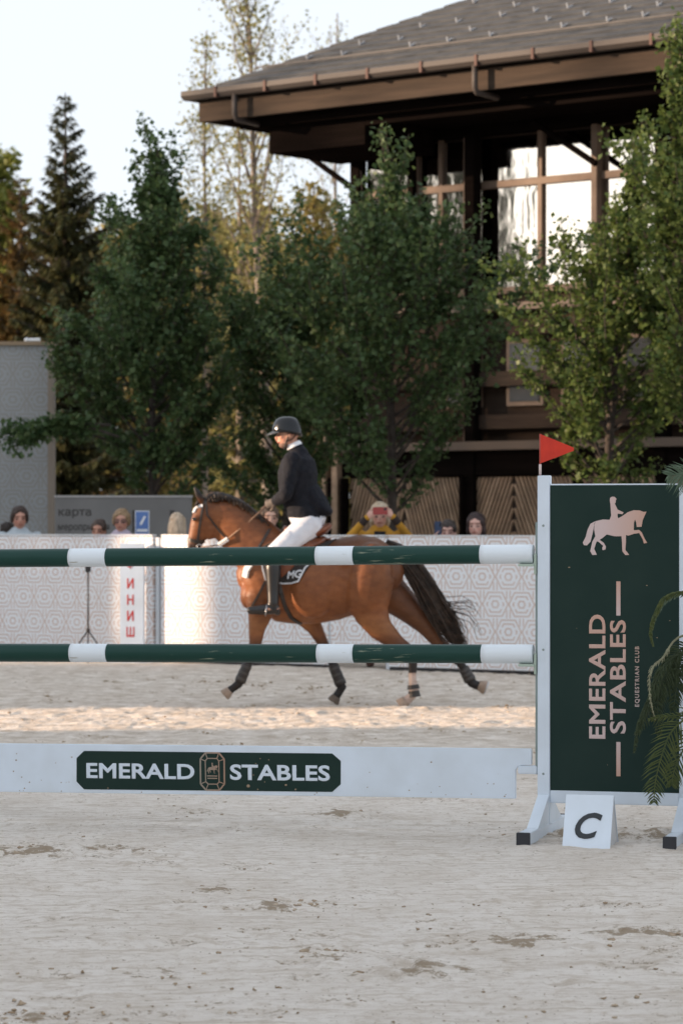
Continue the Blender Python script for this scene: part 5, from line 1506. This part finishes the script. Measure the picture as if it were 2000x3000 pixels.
def rider():
    Y0 = 0.0
    s = 0.98
    hc = Hq(844, 1273); f = Vector((-1, -.10, -.10)); u = Vector((-.06, 0, 1))
    neck = Hq(873, 1328)
    def torso(mb, g=0.0):
        mb.blob([Hq(874, 1330), Hq(874, 1348), Hq(872, 1385), Hq(872, 1430), Hq(880, 1470), Hq(896, 1512), Hq(905, 1538)],
                [(.075 + g, .10 + g), (.125 + g, .19 + g), (.152 + g, .205 + g), (.145 + g, .185 + g), (.132 + g, .17 + g), (.137 + g, .178 + g), (.12 + g, .17 + g)], 22, SD)
    def arm(mb, q, g=0.0, hand=True):
        sh, el, wr = Hq(858, 1346, q * .185), Hq(840, 1448, q * .250), Hq(808, 1468, q * .095)
        mb.blob([sh, sh.lerp(el, .35), el], [.068 + g, .055 + g, .043 + g], 14)
        mb.blob([el, el.lerp(wr, .4), wr], [.044 + g, .043 + g, .030 + g], 14)
        return wr, (wr - el).normalized()
    def leg(mb, q, g=0.0, upper=True, lower=True):
        hip, kn, an, toe = Hq(912, 1535, q * .11), Hq(802, 1622, q * .285), Hq(803, 1768, q * .325), Hq(736, 1785, q * .335)
        if upper: mb.blob([hip, hip.lerp(kn, .45), kn], [(.105 + g, .09 + g), (.088 + g, .078 + g), (.062 + g, .058 + g)], 16, SD)
        if lower:
            mb.blob([kn, kn.lerp(an, .3), kn.lerp(an, .75), an], [.060 + g, .060 + g, .043 + g, .040 + g], 16)
            mb.blob([an + Vector((.03, 0, -.035)), an.lerp(toe, .45) + Vector((0, 0, -.02)), toe], [(.036 + g, .036), (.036 + g, .042), (.026 + g, .036)], 14, SD)
    b = MB()
    torso(b); W, M = head_parts(b, hc, f, u, s, neck)
    for q in (-1, 1):
        wr, d = arm(b, q); hand_parts(b, wr, Vector((-.8, -q * .35, -.35)), Vector((.2, -q * .9, -.2)), .95, .95, 0, -q)
        leg(b, q)
    me = organic(b, .0075, 3, .4)
    skin_paint(me, W, M.transposed(), hc, (.50, .27, .19), s)
    o = link('person', me, None, Hq(880, 1545), m_skin('rider'))
    tag(o, 'rider in dark jacket, white breeches and black helmet on the horse', 'person')
    # jacket
    j = MB(); torso(j, .016)
    for q in (-1, 1): arm(j, q, .012)
    j.blob([Hq(905, 1440), Hq(928, 1480), Hq(962, 1500)], [(.10, .17), (.105, .18), (.045, .16)], 18, SD)
    j.blob([Hq(874, 1338), Hq(870, 1322), Hq(866, 1310)], [(.085, .10), (.074, .076), (.066, .066)], 16, SD)
    j.blob([Hq(880, 1460), Hq(905, 1500), Hq(925, 1515)], [(.12, .18), (.09, .19), (.04, .18)], 18, SD)
    jm = organic(j, .009, 5)
    bm = bmesh.new(); bm.from_mesh(jm)                     # hem: cut below a slanted line
    p0 = Hq(850, 1516); nrm = Vector((-.06, 0, -1))
    bmesh.ops.bisect_plane(bm, geom=bm.verts[:] + bm.edges[:] + bm.faces[:], plane_co=p0, plane_no=nrm, clear_outer=True)
    bm.to_mesh(jm); bm.free()
    link('jacket', jm, o, None, mat('navy_jacket', (.006, .007, .011), .85, (.011, .012, .017), 25, bump=.9, bscale=9, spec=.2, bdist=.04))
    # shirt collar
    cb = MB().tube([Hq(858, 1298), Hq(863, 1309)], [(.060, .060), (.070, .068)], 20, True, SD)
    link('collar', cb.mesh(), o, None, mat('collar_white', (.72, .73, .76), .7))
    # breeches
    br_ = MB()
    br_.blob([Hq(876, 1470), Hq(890, 1500), Hq(905, 1530), Hq(915, 1545)], [(.128, .168), (.142, .180), (.140, .185), (.10, .15)], 18, SD)
    for q in (-1, 1): leg(br_, q, .011, True, False)
    br_.blob([Hq(915, 1535), Hq(935, 1528), Hq(948, 1516)], [(.08, .15), (.06, .14), (.025, .12)], 14, SD)
    link('breeches', organic(br_, .009, 4), o, None, mat('breeches_white', (.66, .67, .71), .8, (.58, .58, .62), 10, bump=.7, bscale=8, bdist=.035))
    for q in (-1, 1):
        bt = MB(); leg(bt, q, .008, False, True)
        an = Hq(803, 1768, q * .325)
        bt.blob([an + Vector((.035, 0, -.05)), an + Vector((.035, 0, -.068))], [(.028, .03), (.028, .03)], 10, SD)
        link('boot', organic(bt, .008, 3), o, None, mat('boot_black', (.012, .011, .011), .3, spec=.5))
    for q in (-1, 1):
        gb_ = MB(); hand_parts(gb_, Hq(808, 1468, q * .095), Vector((-.8, -q * .35, -.35)), Vector((.2, -q * .9, -.2)), .98, .95, .003, -q)
        gb_.blob([Hq(814, 1467, q * .115), Hq(808, 1468, q * .095)], [.034, .032], 12)
        link('glove', organic(gb_, .006, 1), o, None, mat('glove', (.07, .055, .045), .6))
    # helmet
    hv, hf = [], []
    cx, cy = 842, 1263
    NA, NR = 36, 9
    for i in range(NR + 1):
        for k in range(NA):
            an = 2 * math.pi * k / NA; ca, sa = math.cos(an), math.sin(an)       # ca>0 = back (+x)
            low = -.040 * (.5 + .5 * ca) ** 1.6 - .006
            el = math.pi / 2 * (i / NR)
            z = low + (.122 - low) * math.sin(el); k_ = math.cos(el) ** .62 if i < NR else 0.0
            hv.append(Hq(cx, cy) + Vector((ca * (.124 if ca > 0 else .127) * k_ , sa * .103 * k_, z)))
    for i in range(NR):
        for k in range(NA): k2 = (k + 1) % NA; hf.append((i * NA + k, i * NA + k2, (i + 1) * NA + k2, (i + 1) * NA + k))
    inn = len(hv)
    for k in range(NA):
        p = hv[k] - Hq(cx, cy); hv.append(Hq(cx, cy) + Vector((p.x * .86, p.y * .86, p.z + .004)))
    hf += [(k, inn + k, inn + (k + 1) % NA, (k + 1) % NA) for k in range(NA)]
    hel = MB().add(hv, hf).build('helmet', mat('helmet_gloss', (.005, .006, .008), .22, coat=.15, spec=.35), o, smooth=True)
    vz = MB(); vs_ = []
    for k in range(15):
        t = -1 + 2 * k / 14
        inner_ = Hq(cx, cy) + Vector((-.122 * math.cos(t * 1.05), .100 * math.sin(t * 1.05), -.002))
        outer_ = inner_ + Vector((-.048 * math.cos(t * 1.45), 0, -.026 * math.cos(t * 1.2)))
        vs_ += [inner_, outer_, inner_ + Vector((0, 0, -.009)), outer_ + Vector((0, 0, -.006))]
    fs_ = [(i * 4, i * 4 + 4, i * 4 + 5, i * 4 + 1) for i in range(14)] + [(i * 4 + 2, i * 4 + 3, i * 4 + 7, i * 4 + 6) for i in range(14)] + [(i * 4 + 1, i * 4 + 5, i * 4 + 7, i * 4 + 3) for i in range(14)]
    vz.add(vs_, fs_).build('visor', mat('visor_gloss', (.05, .055, .06), .2, coat=.5), hel, smooth=True)
    for q in (-1, 1):
        MB().tube([W(q * .076, -.005, .02), W(q * .074, .020, -.045), W(q * .045, .045, -.105), W(0, .045, -.122)], .006, 5).build('chin_strap', m_lea, hel)
        MB().tube([W(q * .076, -.07, -.0), W(q * .074, -.02, -.05), W(q * .070, .022, -.055)], .005, 5).build('chin_strap', m_lea, hel)
        MB().ell(W(q * .033, .079, -.004), (.011, .009, .009)).build('eye', mat('eye_dark', (.03, .02, .015), .2), o)
    beard = MB()
    beard.ell(W(0, .034, -.082), (.050 * s, .056 * s, .036 * s), M)
    link('beard', organic(beard, .006, 2), o, None, mat('stubble', (.17, .10, .075), .8))
rider()

def spectator(label, px, hpy, Y, face=0.0, skin=(.50, .30, .22), top=(.5, .5, .5), legs=(.05, .05, .07), hair=(.05, .03, .02), hair_kind='short', pose=None, voxel=.010, nod=0.0,
              topname=None, shoes=(.05, .04, .035), jacket_open=None):
    """standing figure: the head centre sits at photo point (px, hpy) at distance Y; face turns it about the vertical"""
    c = P(px, hpy, Y)
    s = c.z / 1.60
    Rz = Matrix.Rotation(face, 3, 'Z')
    T = lambda x, y, z: Vector((c.x, c.y, 0)) + Rz @ Vector((x, y, z)) * s
    D = lambda x, y, z: Rz @ Vector((x, y, z))
    side = D(1, 0, 0)
    hw = dict(l=[(-.20, 0, 1.40), (-.25, .02, 1.12), (-.24, -.10, .88)], r=[(.20, 0, 1.40), (.25, .02, 1.12), (.24, -.10, .88)])
    hand_dir = dict(l=(0, -.2, -1), r=(0, -.2, -1)); palm = dict(l=(1, 0, 0), r=(-1, 0, 0)); cu = .35
    if pose:
        hw.update({k: v for k, v in pose.items() if k in 'lr'})
        hand_dir.update(pose.get('dir', {})); palm.update(pose.get('palm', {})); cu = pose.get('curl', .35)
    def torso(mb, g=0):
        mb.blob([T(0, 0, 1.46), T(0, .005, 1.40), T(0, 0, 1.26), T(0, 0, 1.08), T(0, .01, .93)], [(.06 + g, .10 + g), (.10 + g, .185 + g), (.12 + g, .175 + g), (.105 + g, .155 + g), (.115 + g, .175 + g)], 18, side)
    def arms(mb, g=0):
        for k in 'lr':
            a, e, w = [T(*v) for v in hw[k]]
            mb.blob([a, a.lerp(e, .4), e], [(.058 + g) * s, (.048 + g) * s, (.040 + g) * s], 12); mb.blob([e, e.lerp(w, .4), w], [(.040 + g) * s, (.038 + g) * s, (.027 + g * .9) * s], 12)
    def legs_(mb, g=0, feet=False):
        for q in (-1, 1):
            mb.blob([T(q * .09, 0, .92), T(q * .095, -.01, .5), T(q * .10, .01, .09)], [.085 + g, .058 + g, .042 + g], 12)
            if feet: mb.blob([T(q * .10, .04, .045), T(q * .105, -.16, .035)], [(.04 + g, .042 + g), (.028 + g, .042 + g)], 12, side)
    b = MB(); torso(b); arms(b); legs_(b, 0, True)
    fwd = D(0, -1, nod); hs_ = s * 1.12; W, M = head_parts(b, c, fwd, D(0, nod, 1), hs_, T(0, 0, 1.44))
    for k in 'lr':
        hand_parts(b, T(*hw[k][2]), D(*hand_dir[k]), D(*palm[k]), s, cu, 0, 1 if k == 'l' else -1)
    me = organic(b, voxel, 2, .4)
    skin_paint(me, W, M.transposed(), c, skin, hs_)
    o = link('person', me, None, Vector((c.x, c.y, 0)), m_skin('spectator'))
    tag(o, label, 'person', 'spectators behind the barrier')
    t = MB(); torso(t, .014); arms(t, .010)
    t.blob([T(0, 0, 1.45), T(0, -.005, 1.475)], [.085 * s, .075 * s], 12)
    nm = topname or 'shirt'
    link(nm, organic(t, .011, 4), o, None, mat('cloth_%s_%d' % (nm, px), top, .85, tuple(v * .72 for v in top), 7, bump=.5, bscale=8, bdist=.02))
    l2 = MB(); legs_(l2, .012); l2.blob([T(0, 0, .95), T(0, 0, .88)], [(.12, .18), (.11, .17)], 14, side)
    link('trousers', organic(l2, .013, 2), o, None, mat('cloth_legs_%d' % px, legs, .85))
    for q in (-1, 1):
        sh = MB(); sh.blob([T(q * .10, .045, .05), T(q * .105, -.17, .040)], [(.048, .048), (.034, .048)], 12, side)
        link('shoe', organic(sh, .010, 2), o, None, mat('shoe_%d' % px, shoes, .6))
    if jacket_open:
        MB().hexa([T(-.05, -.150, 1.10), T(.05, -.150, 1.10), T(.05, -.10, 1.10), T(-.05, -.10, 1.10), T(-.06, -.125, 1.44), T(.06, -.125, 1.44), T(.05, -.08, 1.44), T(-.05, -.08, 1.44)]).build('undershirt', mat('under_%d' % px, jacket_open, .8), o)
    h = MB()
    if hair_kind != 'none':
        h.ell(W(0, -.022, .046), (.087 * hs_, .098 * hs_, .096 * hs_), M)
        h.ell(W(0, -.060, -.005), (.080 * hs_, .058 * hs_, .075 * hs_), M)
        for q in (-1, 1): h.ell(W(q * .066, .005, .045), (.026 * hs_, .05 * hs_, .05 * hs_), M)
        if hair_kind == 'full':
            for q in (-1, 1): h.ell(W(q * .074, -.02, .012), (.026 * hs_, .055 * hs_, .06 * hs_), M)
        if hair_kind in ('long', 'bob'):
            dn = -.20 if hair_kind == 'long' else -.085
            for q in (-1, 1):
                h.blob([W(q * .066, -.015, .03), W(q * .074, -.022, -.05), W(q * .068, -.03, dn)], [(.040 * hs_, .028 * hs_), (.042 * hs_, .028 * hs_), (.03 * hs_, .024 * hs_)], 12, M @ Vector((1, 0, 0)))
            h.blob([W(0, -.05, .07), W(0, -.07, .02), W(0, -.085, -.06), W(0, -.085, dn - .02)], [(.04 * hs_, .055 * hs_), (.05 * hs_, .085 * hs_), (.045 * hs_, .092 * hs_), (.03 * hs_, .075 * hs_)], 14, M @ Vector((1, 0, 0)))
        for k in range(14):
            an = random.uniform(0, 6.28); el_ = random.uniform(.1, 1.4); h.ell(W(.078 * math.cos(an) * math.cos(el_), -.022 + .088 * math.sin(an) * math.cos(el_), .050 + .080 * math.sin(el_)), (.022 * hs_, .022 * hs_, .016 * hs_), M)
        link('hair', organic(h, .008, 2), o, None, hairmat('%d' % px, hair))
    for q in (-1, 1):
        MB().ell(W(q * .033, .077, -.004), (.009 * hs_, .008 * hs_, .006 * hs_)).build('eye', mat('eye_dark', (.03, .02, .015), .2), o)
    return o, W, M, T, D, s

WY = wallY
skA = (.50, .27, .20)
spectator('dark-haired woman in pale blue shirt at the left end of the barrier', 58, 1520, WY(58) + .55, R(12), skA, (.46, .52, .56), hair=(.045, .025, .018), hair_kind='full')
spectator('dark-haired head low behind the woman in pale blue shirt', 24, 1562, WY(24) + 1.4, R(160), skA, (.2, .2, .22), hair=(.03, .02, .015))
spectator('dark-haired man looking just over the barrier beside the grey board', 290, 1556, WY(290) + .75, R(-10), (.45, .24, .17), (.12, .10, .10), hair=(.06, .035, .025))
o3, W3, M3, T3, D3, s3 = spectator('blonde person in glasses and lavender shirt beside the blue sign', 356, 1528, WY(356) + .6, R(-4), skA, (.52, .45, .55), hair=(.30, .20, .11), hair_kind='full')
gl_ = MB()
for q in (-1, 1):
    gl_.tube([W3(q * .035 + .026 * math.cos(t), .098, .002 + .018 * math.sin(t)) for t in np.linspace(0, 2 * math.pi, 15)], .0035, 5, False)
    gl_.tube([W3(q * .060, .098, .004), W3(q * .079, .03, .004)], .003, 5)
gl_.tube([W3(-.010, .10, .004), W3(.010, .10, .004)], .003, 5)
gl_.build('glasses', mat('glasses_dark', (.03, .03, .05), .3), o3)
spectator('pale blonde head seen from behind next to the horse face', 520, 1540, WY(520) + .6, R(172), skA, (.5, .45, .42), hair=(.56, .44, .32), hair_kind='long')
spectator('person in light blue top glimpsed between mane and rider thigh', 790, 1518, WY(790) + .55, R(10), (.55, .34, .26), (.30, .42, .62), hair=(.14, .09, .06))
# yellow jacket, raising a red phone
pose = dict(l=[(-.20, 0, 1.40), (-.41, -.06, 1.27), (-.135, -.235, 1.585)], r=[(.20, 0, 1.40), (.40, -.06, 1.25), (.135, -.235, 1.595)],
            dir=dict(l=(.55, -.25, .35), r=(-.55, -.25, .35)), palm=dict(l=(.5, .8, -.1), r=(-.5, .8, -.1)), curl=.55)
o6, W6, M6, T6, D6, s6 = spectator('person in mustard yellow jacket raising a red phone with both hands', 1112, 1512, WY(1112) + .5, R(0), (.60, .36, .29), (.50, .25, .025), (.10, .11, .14), (.52, .42, .30), 'bob', pose, .0065, topname='jacket', shoes=(.09, .045, .035), jacket_open=(.012, .012, .014))
cp = MB()
for i in range(6):
    el = math.pi / 2 * i / 5
cp.ell(W6(0, -.018, .075), (.092 * s6, .104 * s6, .062 * s6), M6)
cp.blob([W6(-.05, .085, .062), W6(.05, .085, .062)], [(.010, .05), (.010, .05)], 12, M6 @ Vector((0, 1, 0)))
link('cap', organic(cp, .008, 3), o6, None, mat('cap_beige', (.50, .41, .31), .9, (.40, .33, .25), 30))
for q, nm in ((-1, 'l'), (1, 'r')):
    w_ = T6(*pose[nm][2]); e_ = T6(*pose[nm][1])
    link('cuff', MB().tube([e_.lerp(w_, .80), e_.lerp(w_, .98)], [.042, .040], 12).mesh(), o6, None, mat('cuff_dark', (.03, .02, .018), .9))
def phone(label, c, fwd, w, h, colr, up=Vector((0, 0, 1))):
    f = Vector(fwd).normalized(); u = (up - f * up.dot(f)).normalized(); r = u.cross(f)
    o = empty('phone', c, 0, label, 'phone', local=True)
    pt_ = lambda a, b, d: tuple(r * a + f * b + u * d)
    MB().hexa([pt_(-w, 0, -h), pt_(w, 0, -h), pt_(w, -.009, -h), pt_(-w, -.009, -h), pt_(-w, 0, h), pt_(w, 0, h), pt_(w, -.009, h), pt_(-w, -.009, h)]).build('case', mat('phone_case_%d' % int(c.x * 1000), colr, .4), o, bevel=.003)
    MB().box(w * .55, w * .8, 0.0, .002, h * .3, h * .7)
    MB().hexa([pt_(w * .5, .0025, h * .15), pt_(w * .85, .0025, h * .15), pt_(w * .85, .0002, h * .15), pt_(w * .5, .0002, h * .15), pt_(w * .5, .0025, h * .75), pt_(w * .85, .0025, h * .75), pt_(w * .85, .0002, h * .75), pt_(w * .5, .0002, h * .75)]).build('lens', mat('lens_black', (.01, .01, .012), .1), o)
    return o
phone('red phone held up by the person in yellow', T6(0, -.33, 1.655), D6(0, -1, .1), .078, .040, (.28, .035, .03))
pose7 = dict(l=[(-.19, 0, 1.40), (-.30, -.16, 1.24), (-.135, -.30, 1.52)], r=[(.19, 0, 1.40), (.28, .0, 1.14), (.22, -.12, .95)], dir=dict(l=(.3, -.1, .8)), palm=dict(l=(.8, .3, 0)), curl=.55)
o7, W7, M7, T7, D7, s7 = spectator('small person holding up a dark blue phone behind the barrier', 1312, 1560, WY(1312) + .5, R(-8), (.58, .36, .30), (.45, .32, .32), (.08, .08, .1), (.05, .035, .03), 'short', pose7, .0065)
phone('dark blue phone held up by the small spectator', T7(-.085, -.335, 1.655), D7(0, -1, 0), .036, .068, (.02, .04, .09), Vector((0, 0, 1)))
pose8 = dict(l=[(-.19, 0, 1.40), (-.24, -.16, 1.20), (-.10, -.20, 1.40)], r=[(.19, 0, 1.40), (.27, .02, 1.12), (.22, -.14, .95)], dir=dict(l=(.45, .15, .75)), palm=dict(l=(.7, .5, .1)), curl=.75)
spectator('dark-haired woman resting chin on her hand at right of the barrier', 1393, 1541, WY(1393) + .45, R(-12), (.58, .36, .30), (.06, .04, .045), (.06, .06, .07), (.035, .018, .018), 'bob', pose8, .0065, topname='jacket')

# ---------------------------------------------------------------- smaller things along the barrier
def stand_loc(px, off): p = W0 + WD * wall_t(px); n = Vector((WD.y, -WD.x, 0)); n = n if n.y < 0 else -n; return p + n * off
# finish sign
ploc = stand_loc(385, .35)
fs = empty('finish_sign', ploc, R(-4), 'white finish board with red letters ФИНИШ before the barrier', 'sign', local=True)
scl = F / ploc.y
zz = lambda py: CH - (py - HY) / F * ploc.y
xx = lambda px: (px - 1000) / F * ploc.y - ploc.x
bd = MB().box(xx(352), xx(422), 0, .11, .012, zz(1592)).build('board', m_jw, fs, bevel=.004)
MB().box(xx(318), xx(448), -.05, .17, 0, .012).build('foot_plate', m_jw, fs)
m_redl = mat('letter_red', (.48, .035, .03), .5)
for ch, py in zip('ФИНИШ', (1652, 1709, 1757, 1804, 1851)):
    me = text_mesh(ch, (20 if ch != 'Ш' else 24) / scl, 30 / scl, .03, 0, .001)
    me.transform(Matrix.Translation((xx(383), -.0005, zz(py))) @ Matrix(((1, 0, 0, 0), (0, 0, -1, 0), (0, 1, 0, 0), (0, 0, 0, 1))))
    link('letter', me, bd, None, m_redl)
# timing tripod
tl_ = stand_loc(333, .45)
tp_ = empty('tripod_stand', tl_, 0, 'thin black tripod stand left of the finish board', 'tripod', local=True)
tz = lambda py: CH - (py - HY) / F * tl_.y
MB().tube([(0, 0, tz(1850)), (0, 0, tz(1670))], .009, 8).build('pole', m_black, tp_, smooth=True)
MB().box(-.03, .03, -.03, .03, tz(1676), tz(1668) + .04).build('timing_head', m_black, tp_, bevel=.004)
MB().tube([(0, 0, tz(1852)), (0, 0, tz(1842))], .022, 10).build('collar', m_black, tp_)
for k in range(3):
    an = k * 2.094 + 2.7
    MB().tube([(0, 0, tz(1846)), (.26 * math.cos(an), .26 * math.sin(an), .008)], .0085, 6).build('leg', m_black, tp_, smooth=True)
# blue sign on a post behind the barrier
by_ = WY(417) + .75; bl = Vector(((417 - 1000) / F * by_, by_, 0))
bs = empty('blue_sign', bl, 0, 'small blue information sign with white mark on a post', 'sign', local=True)
z_ = lambda py: CH - (py - HY) / F * by_
w_ = 21 / F * by_
MB().tube([(0, .02, 0), (0, .02, z_(1560))], .016, 8).build('post', mat('post_white', (.62, .62, .62), .5), bs, smooth=True)
sg = MB().box(-w_, w_, -.01, .008, z_(1566), z_(1496)).build('plate', mat('sign_white', (.62, .66, .72), .5), bs)
sb_ = MB().box(-w_ + .010, w_ - .010, -.0125, -.0102, z_(1564), z_(1499)).build('blue_field', mat('sign_blue', (.085, .17, .42), .5, (.11, .2, .45), 12), sg)
MB().hexa([(-.03, -.0145, z_(1536)), (-.005, -.0145, z_(1538)), (-.005, -.0127, z_(1538)), (-.03, -.0127, z_(1536)), (.02, -.0145, z_(1511)), (.045, -.0145, z_(1513)), (.045, -.0127, z_(1513)), (.02, -.0127, z_(1511))]).build('white_mark', m_white, sb_)
MB().box(-w_ + .02, w_ - .02, -.0145, -.0127, z_(1558), z_(1550)).build('white_mark', m_white, sb_)
# grey map board
gy_ = 36.2
g0, g1 = (162 - 1000) / F * gy_, (562 - 1000) / F * gy_
gzz = lambda py: CH - (py - HY) / F * gy_
gb_ = empty('map_board', ((g0 + g1) / 2, gy_ + .6, 0), 0, 'dim grey banner board with dark word карта under the maple', 'board')
gp_ = MB().box(g0, g1, gy_, gy_ + .05, .02, gzz(1457)).build('banner', mat('banner_grey', (.19, .187, .183), .7, (.16, .157, .153), 2), gb_)
for xq in (g0 + .1, g1 - .1): MB().box(xq - .03, xq + .03, gy_ + .06, gy_ + .12, 0, gzz(1457) - .02).build('post', m_grey, gb_)
MB().box(g0 - .01, g1 + .01, gy_ - .012, gy_ + .06, gzz(1457) + .001, gzz(1457) + .022).build('top_rail', mat('rail_pale', (.42, .41, .40), .5), gb_)
for body, px, py, wd_, hh in (('карта', 220, 1505, 96, 26), ('мероприятия', 246, 1548, 150, 22)):
    me = text_mesh(body, wd_ / F * gy_, hh / F * gy_, .02, 0, .001)
    me.transform(Matrix.Translation(((px - 1000) / F * gy_, gy_ - .0006, gzz(py))) @ Matrix(((1, 0, 0, 0), (0, 0, -1, 0), (0, 1, 0, 0), (0, 0, 0, 1))))
    link('lettering', me, gp_, None, mat('letter_dark_grey', (.05, .046, .043), .7))
for (px, w0_) in ((395, 14), (425, 10), (505, 14)):       # the figures drawn on the board
    c_ = (px - 1000) / F * gy_
    MB().box(c_ - .03, c_ + .03, gy_ - .002, gy_ - .0004, gzz(1560), gzz(1495)).build('pictogram', mat('letter_dark_grey', (.05, .046, .043), .7), gp_)
# patterned pavilion at the left edge
cy_ = 38.4
cz = lambda py: CH - (py - HY) / F * cy_
cxr = (156 - 1000) / F * cy_
pv = empty('patterned_pavilion', (cxr - 1.6, cy_ + 1, 0), 0, 'tall pale pavilion wall with faint hexagon print at left edge', 'pavilion')
m_pv = pattern_mat('printed_pavilion', (.285, .305, .315), (.245, .235, .22), .36, .33, .022, (.04, .095, .14))
wa = MB().box(cxr - 4.2, cxr - .07, cy_, cy_ + .35, 0, cz(1012)).build('wall', m_pv, pv)
MB().box(cxr - .068, cxr, cy_ - .012, cy_ + .352, 0, cz(1012) - .002).build('corner_post', mat('pavilion_corner', (.26, .22, .18), .7), pv)
MB().box(cxr - 4.25, cxr + .03, cy_ - .05, cy_ + .40, cz(1012) + .001, cz(1012) + .05).build('roof_edge', mat('pavilion_cap', (.26, .19, .12), .6), pv)
ll = empty('floodlight', P(95, 1004, cy_ - .02) * 1.0, 0, 'small white floodlight on top of the patterned pavilion', 'floodlight', local=True)
zt_ = cz(1012) + .051 - ll.location.z
MB().tube([(-.07, .05, .035), (.10, .05, .035)], .028, 12).build('housing', m_white, ll, smooth=False)
MB().box(-.012, .012, .03, .07, zt_, .012).build('bracket', m_white, ll)
MB().ell((-.075, .05, .035), (.034, .034, .034)).build('lens', m_white, ll, smooth=True)
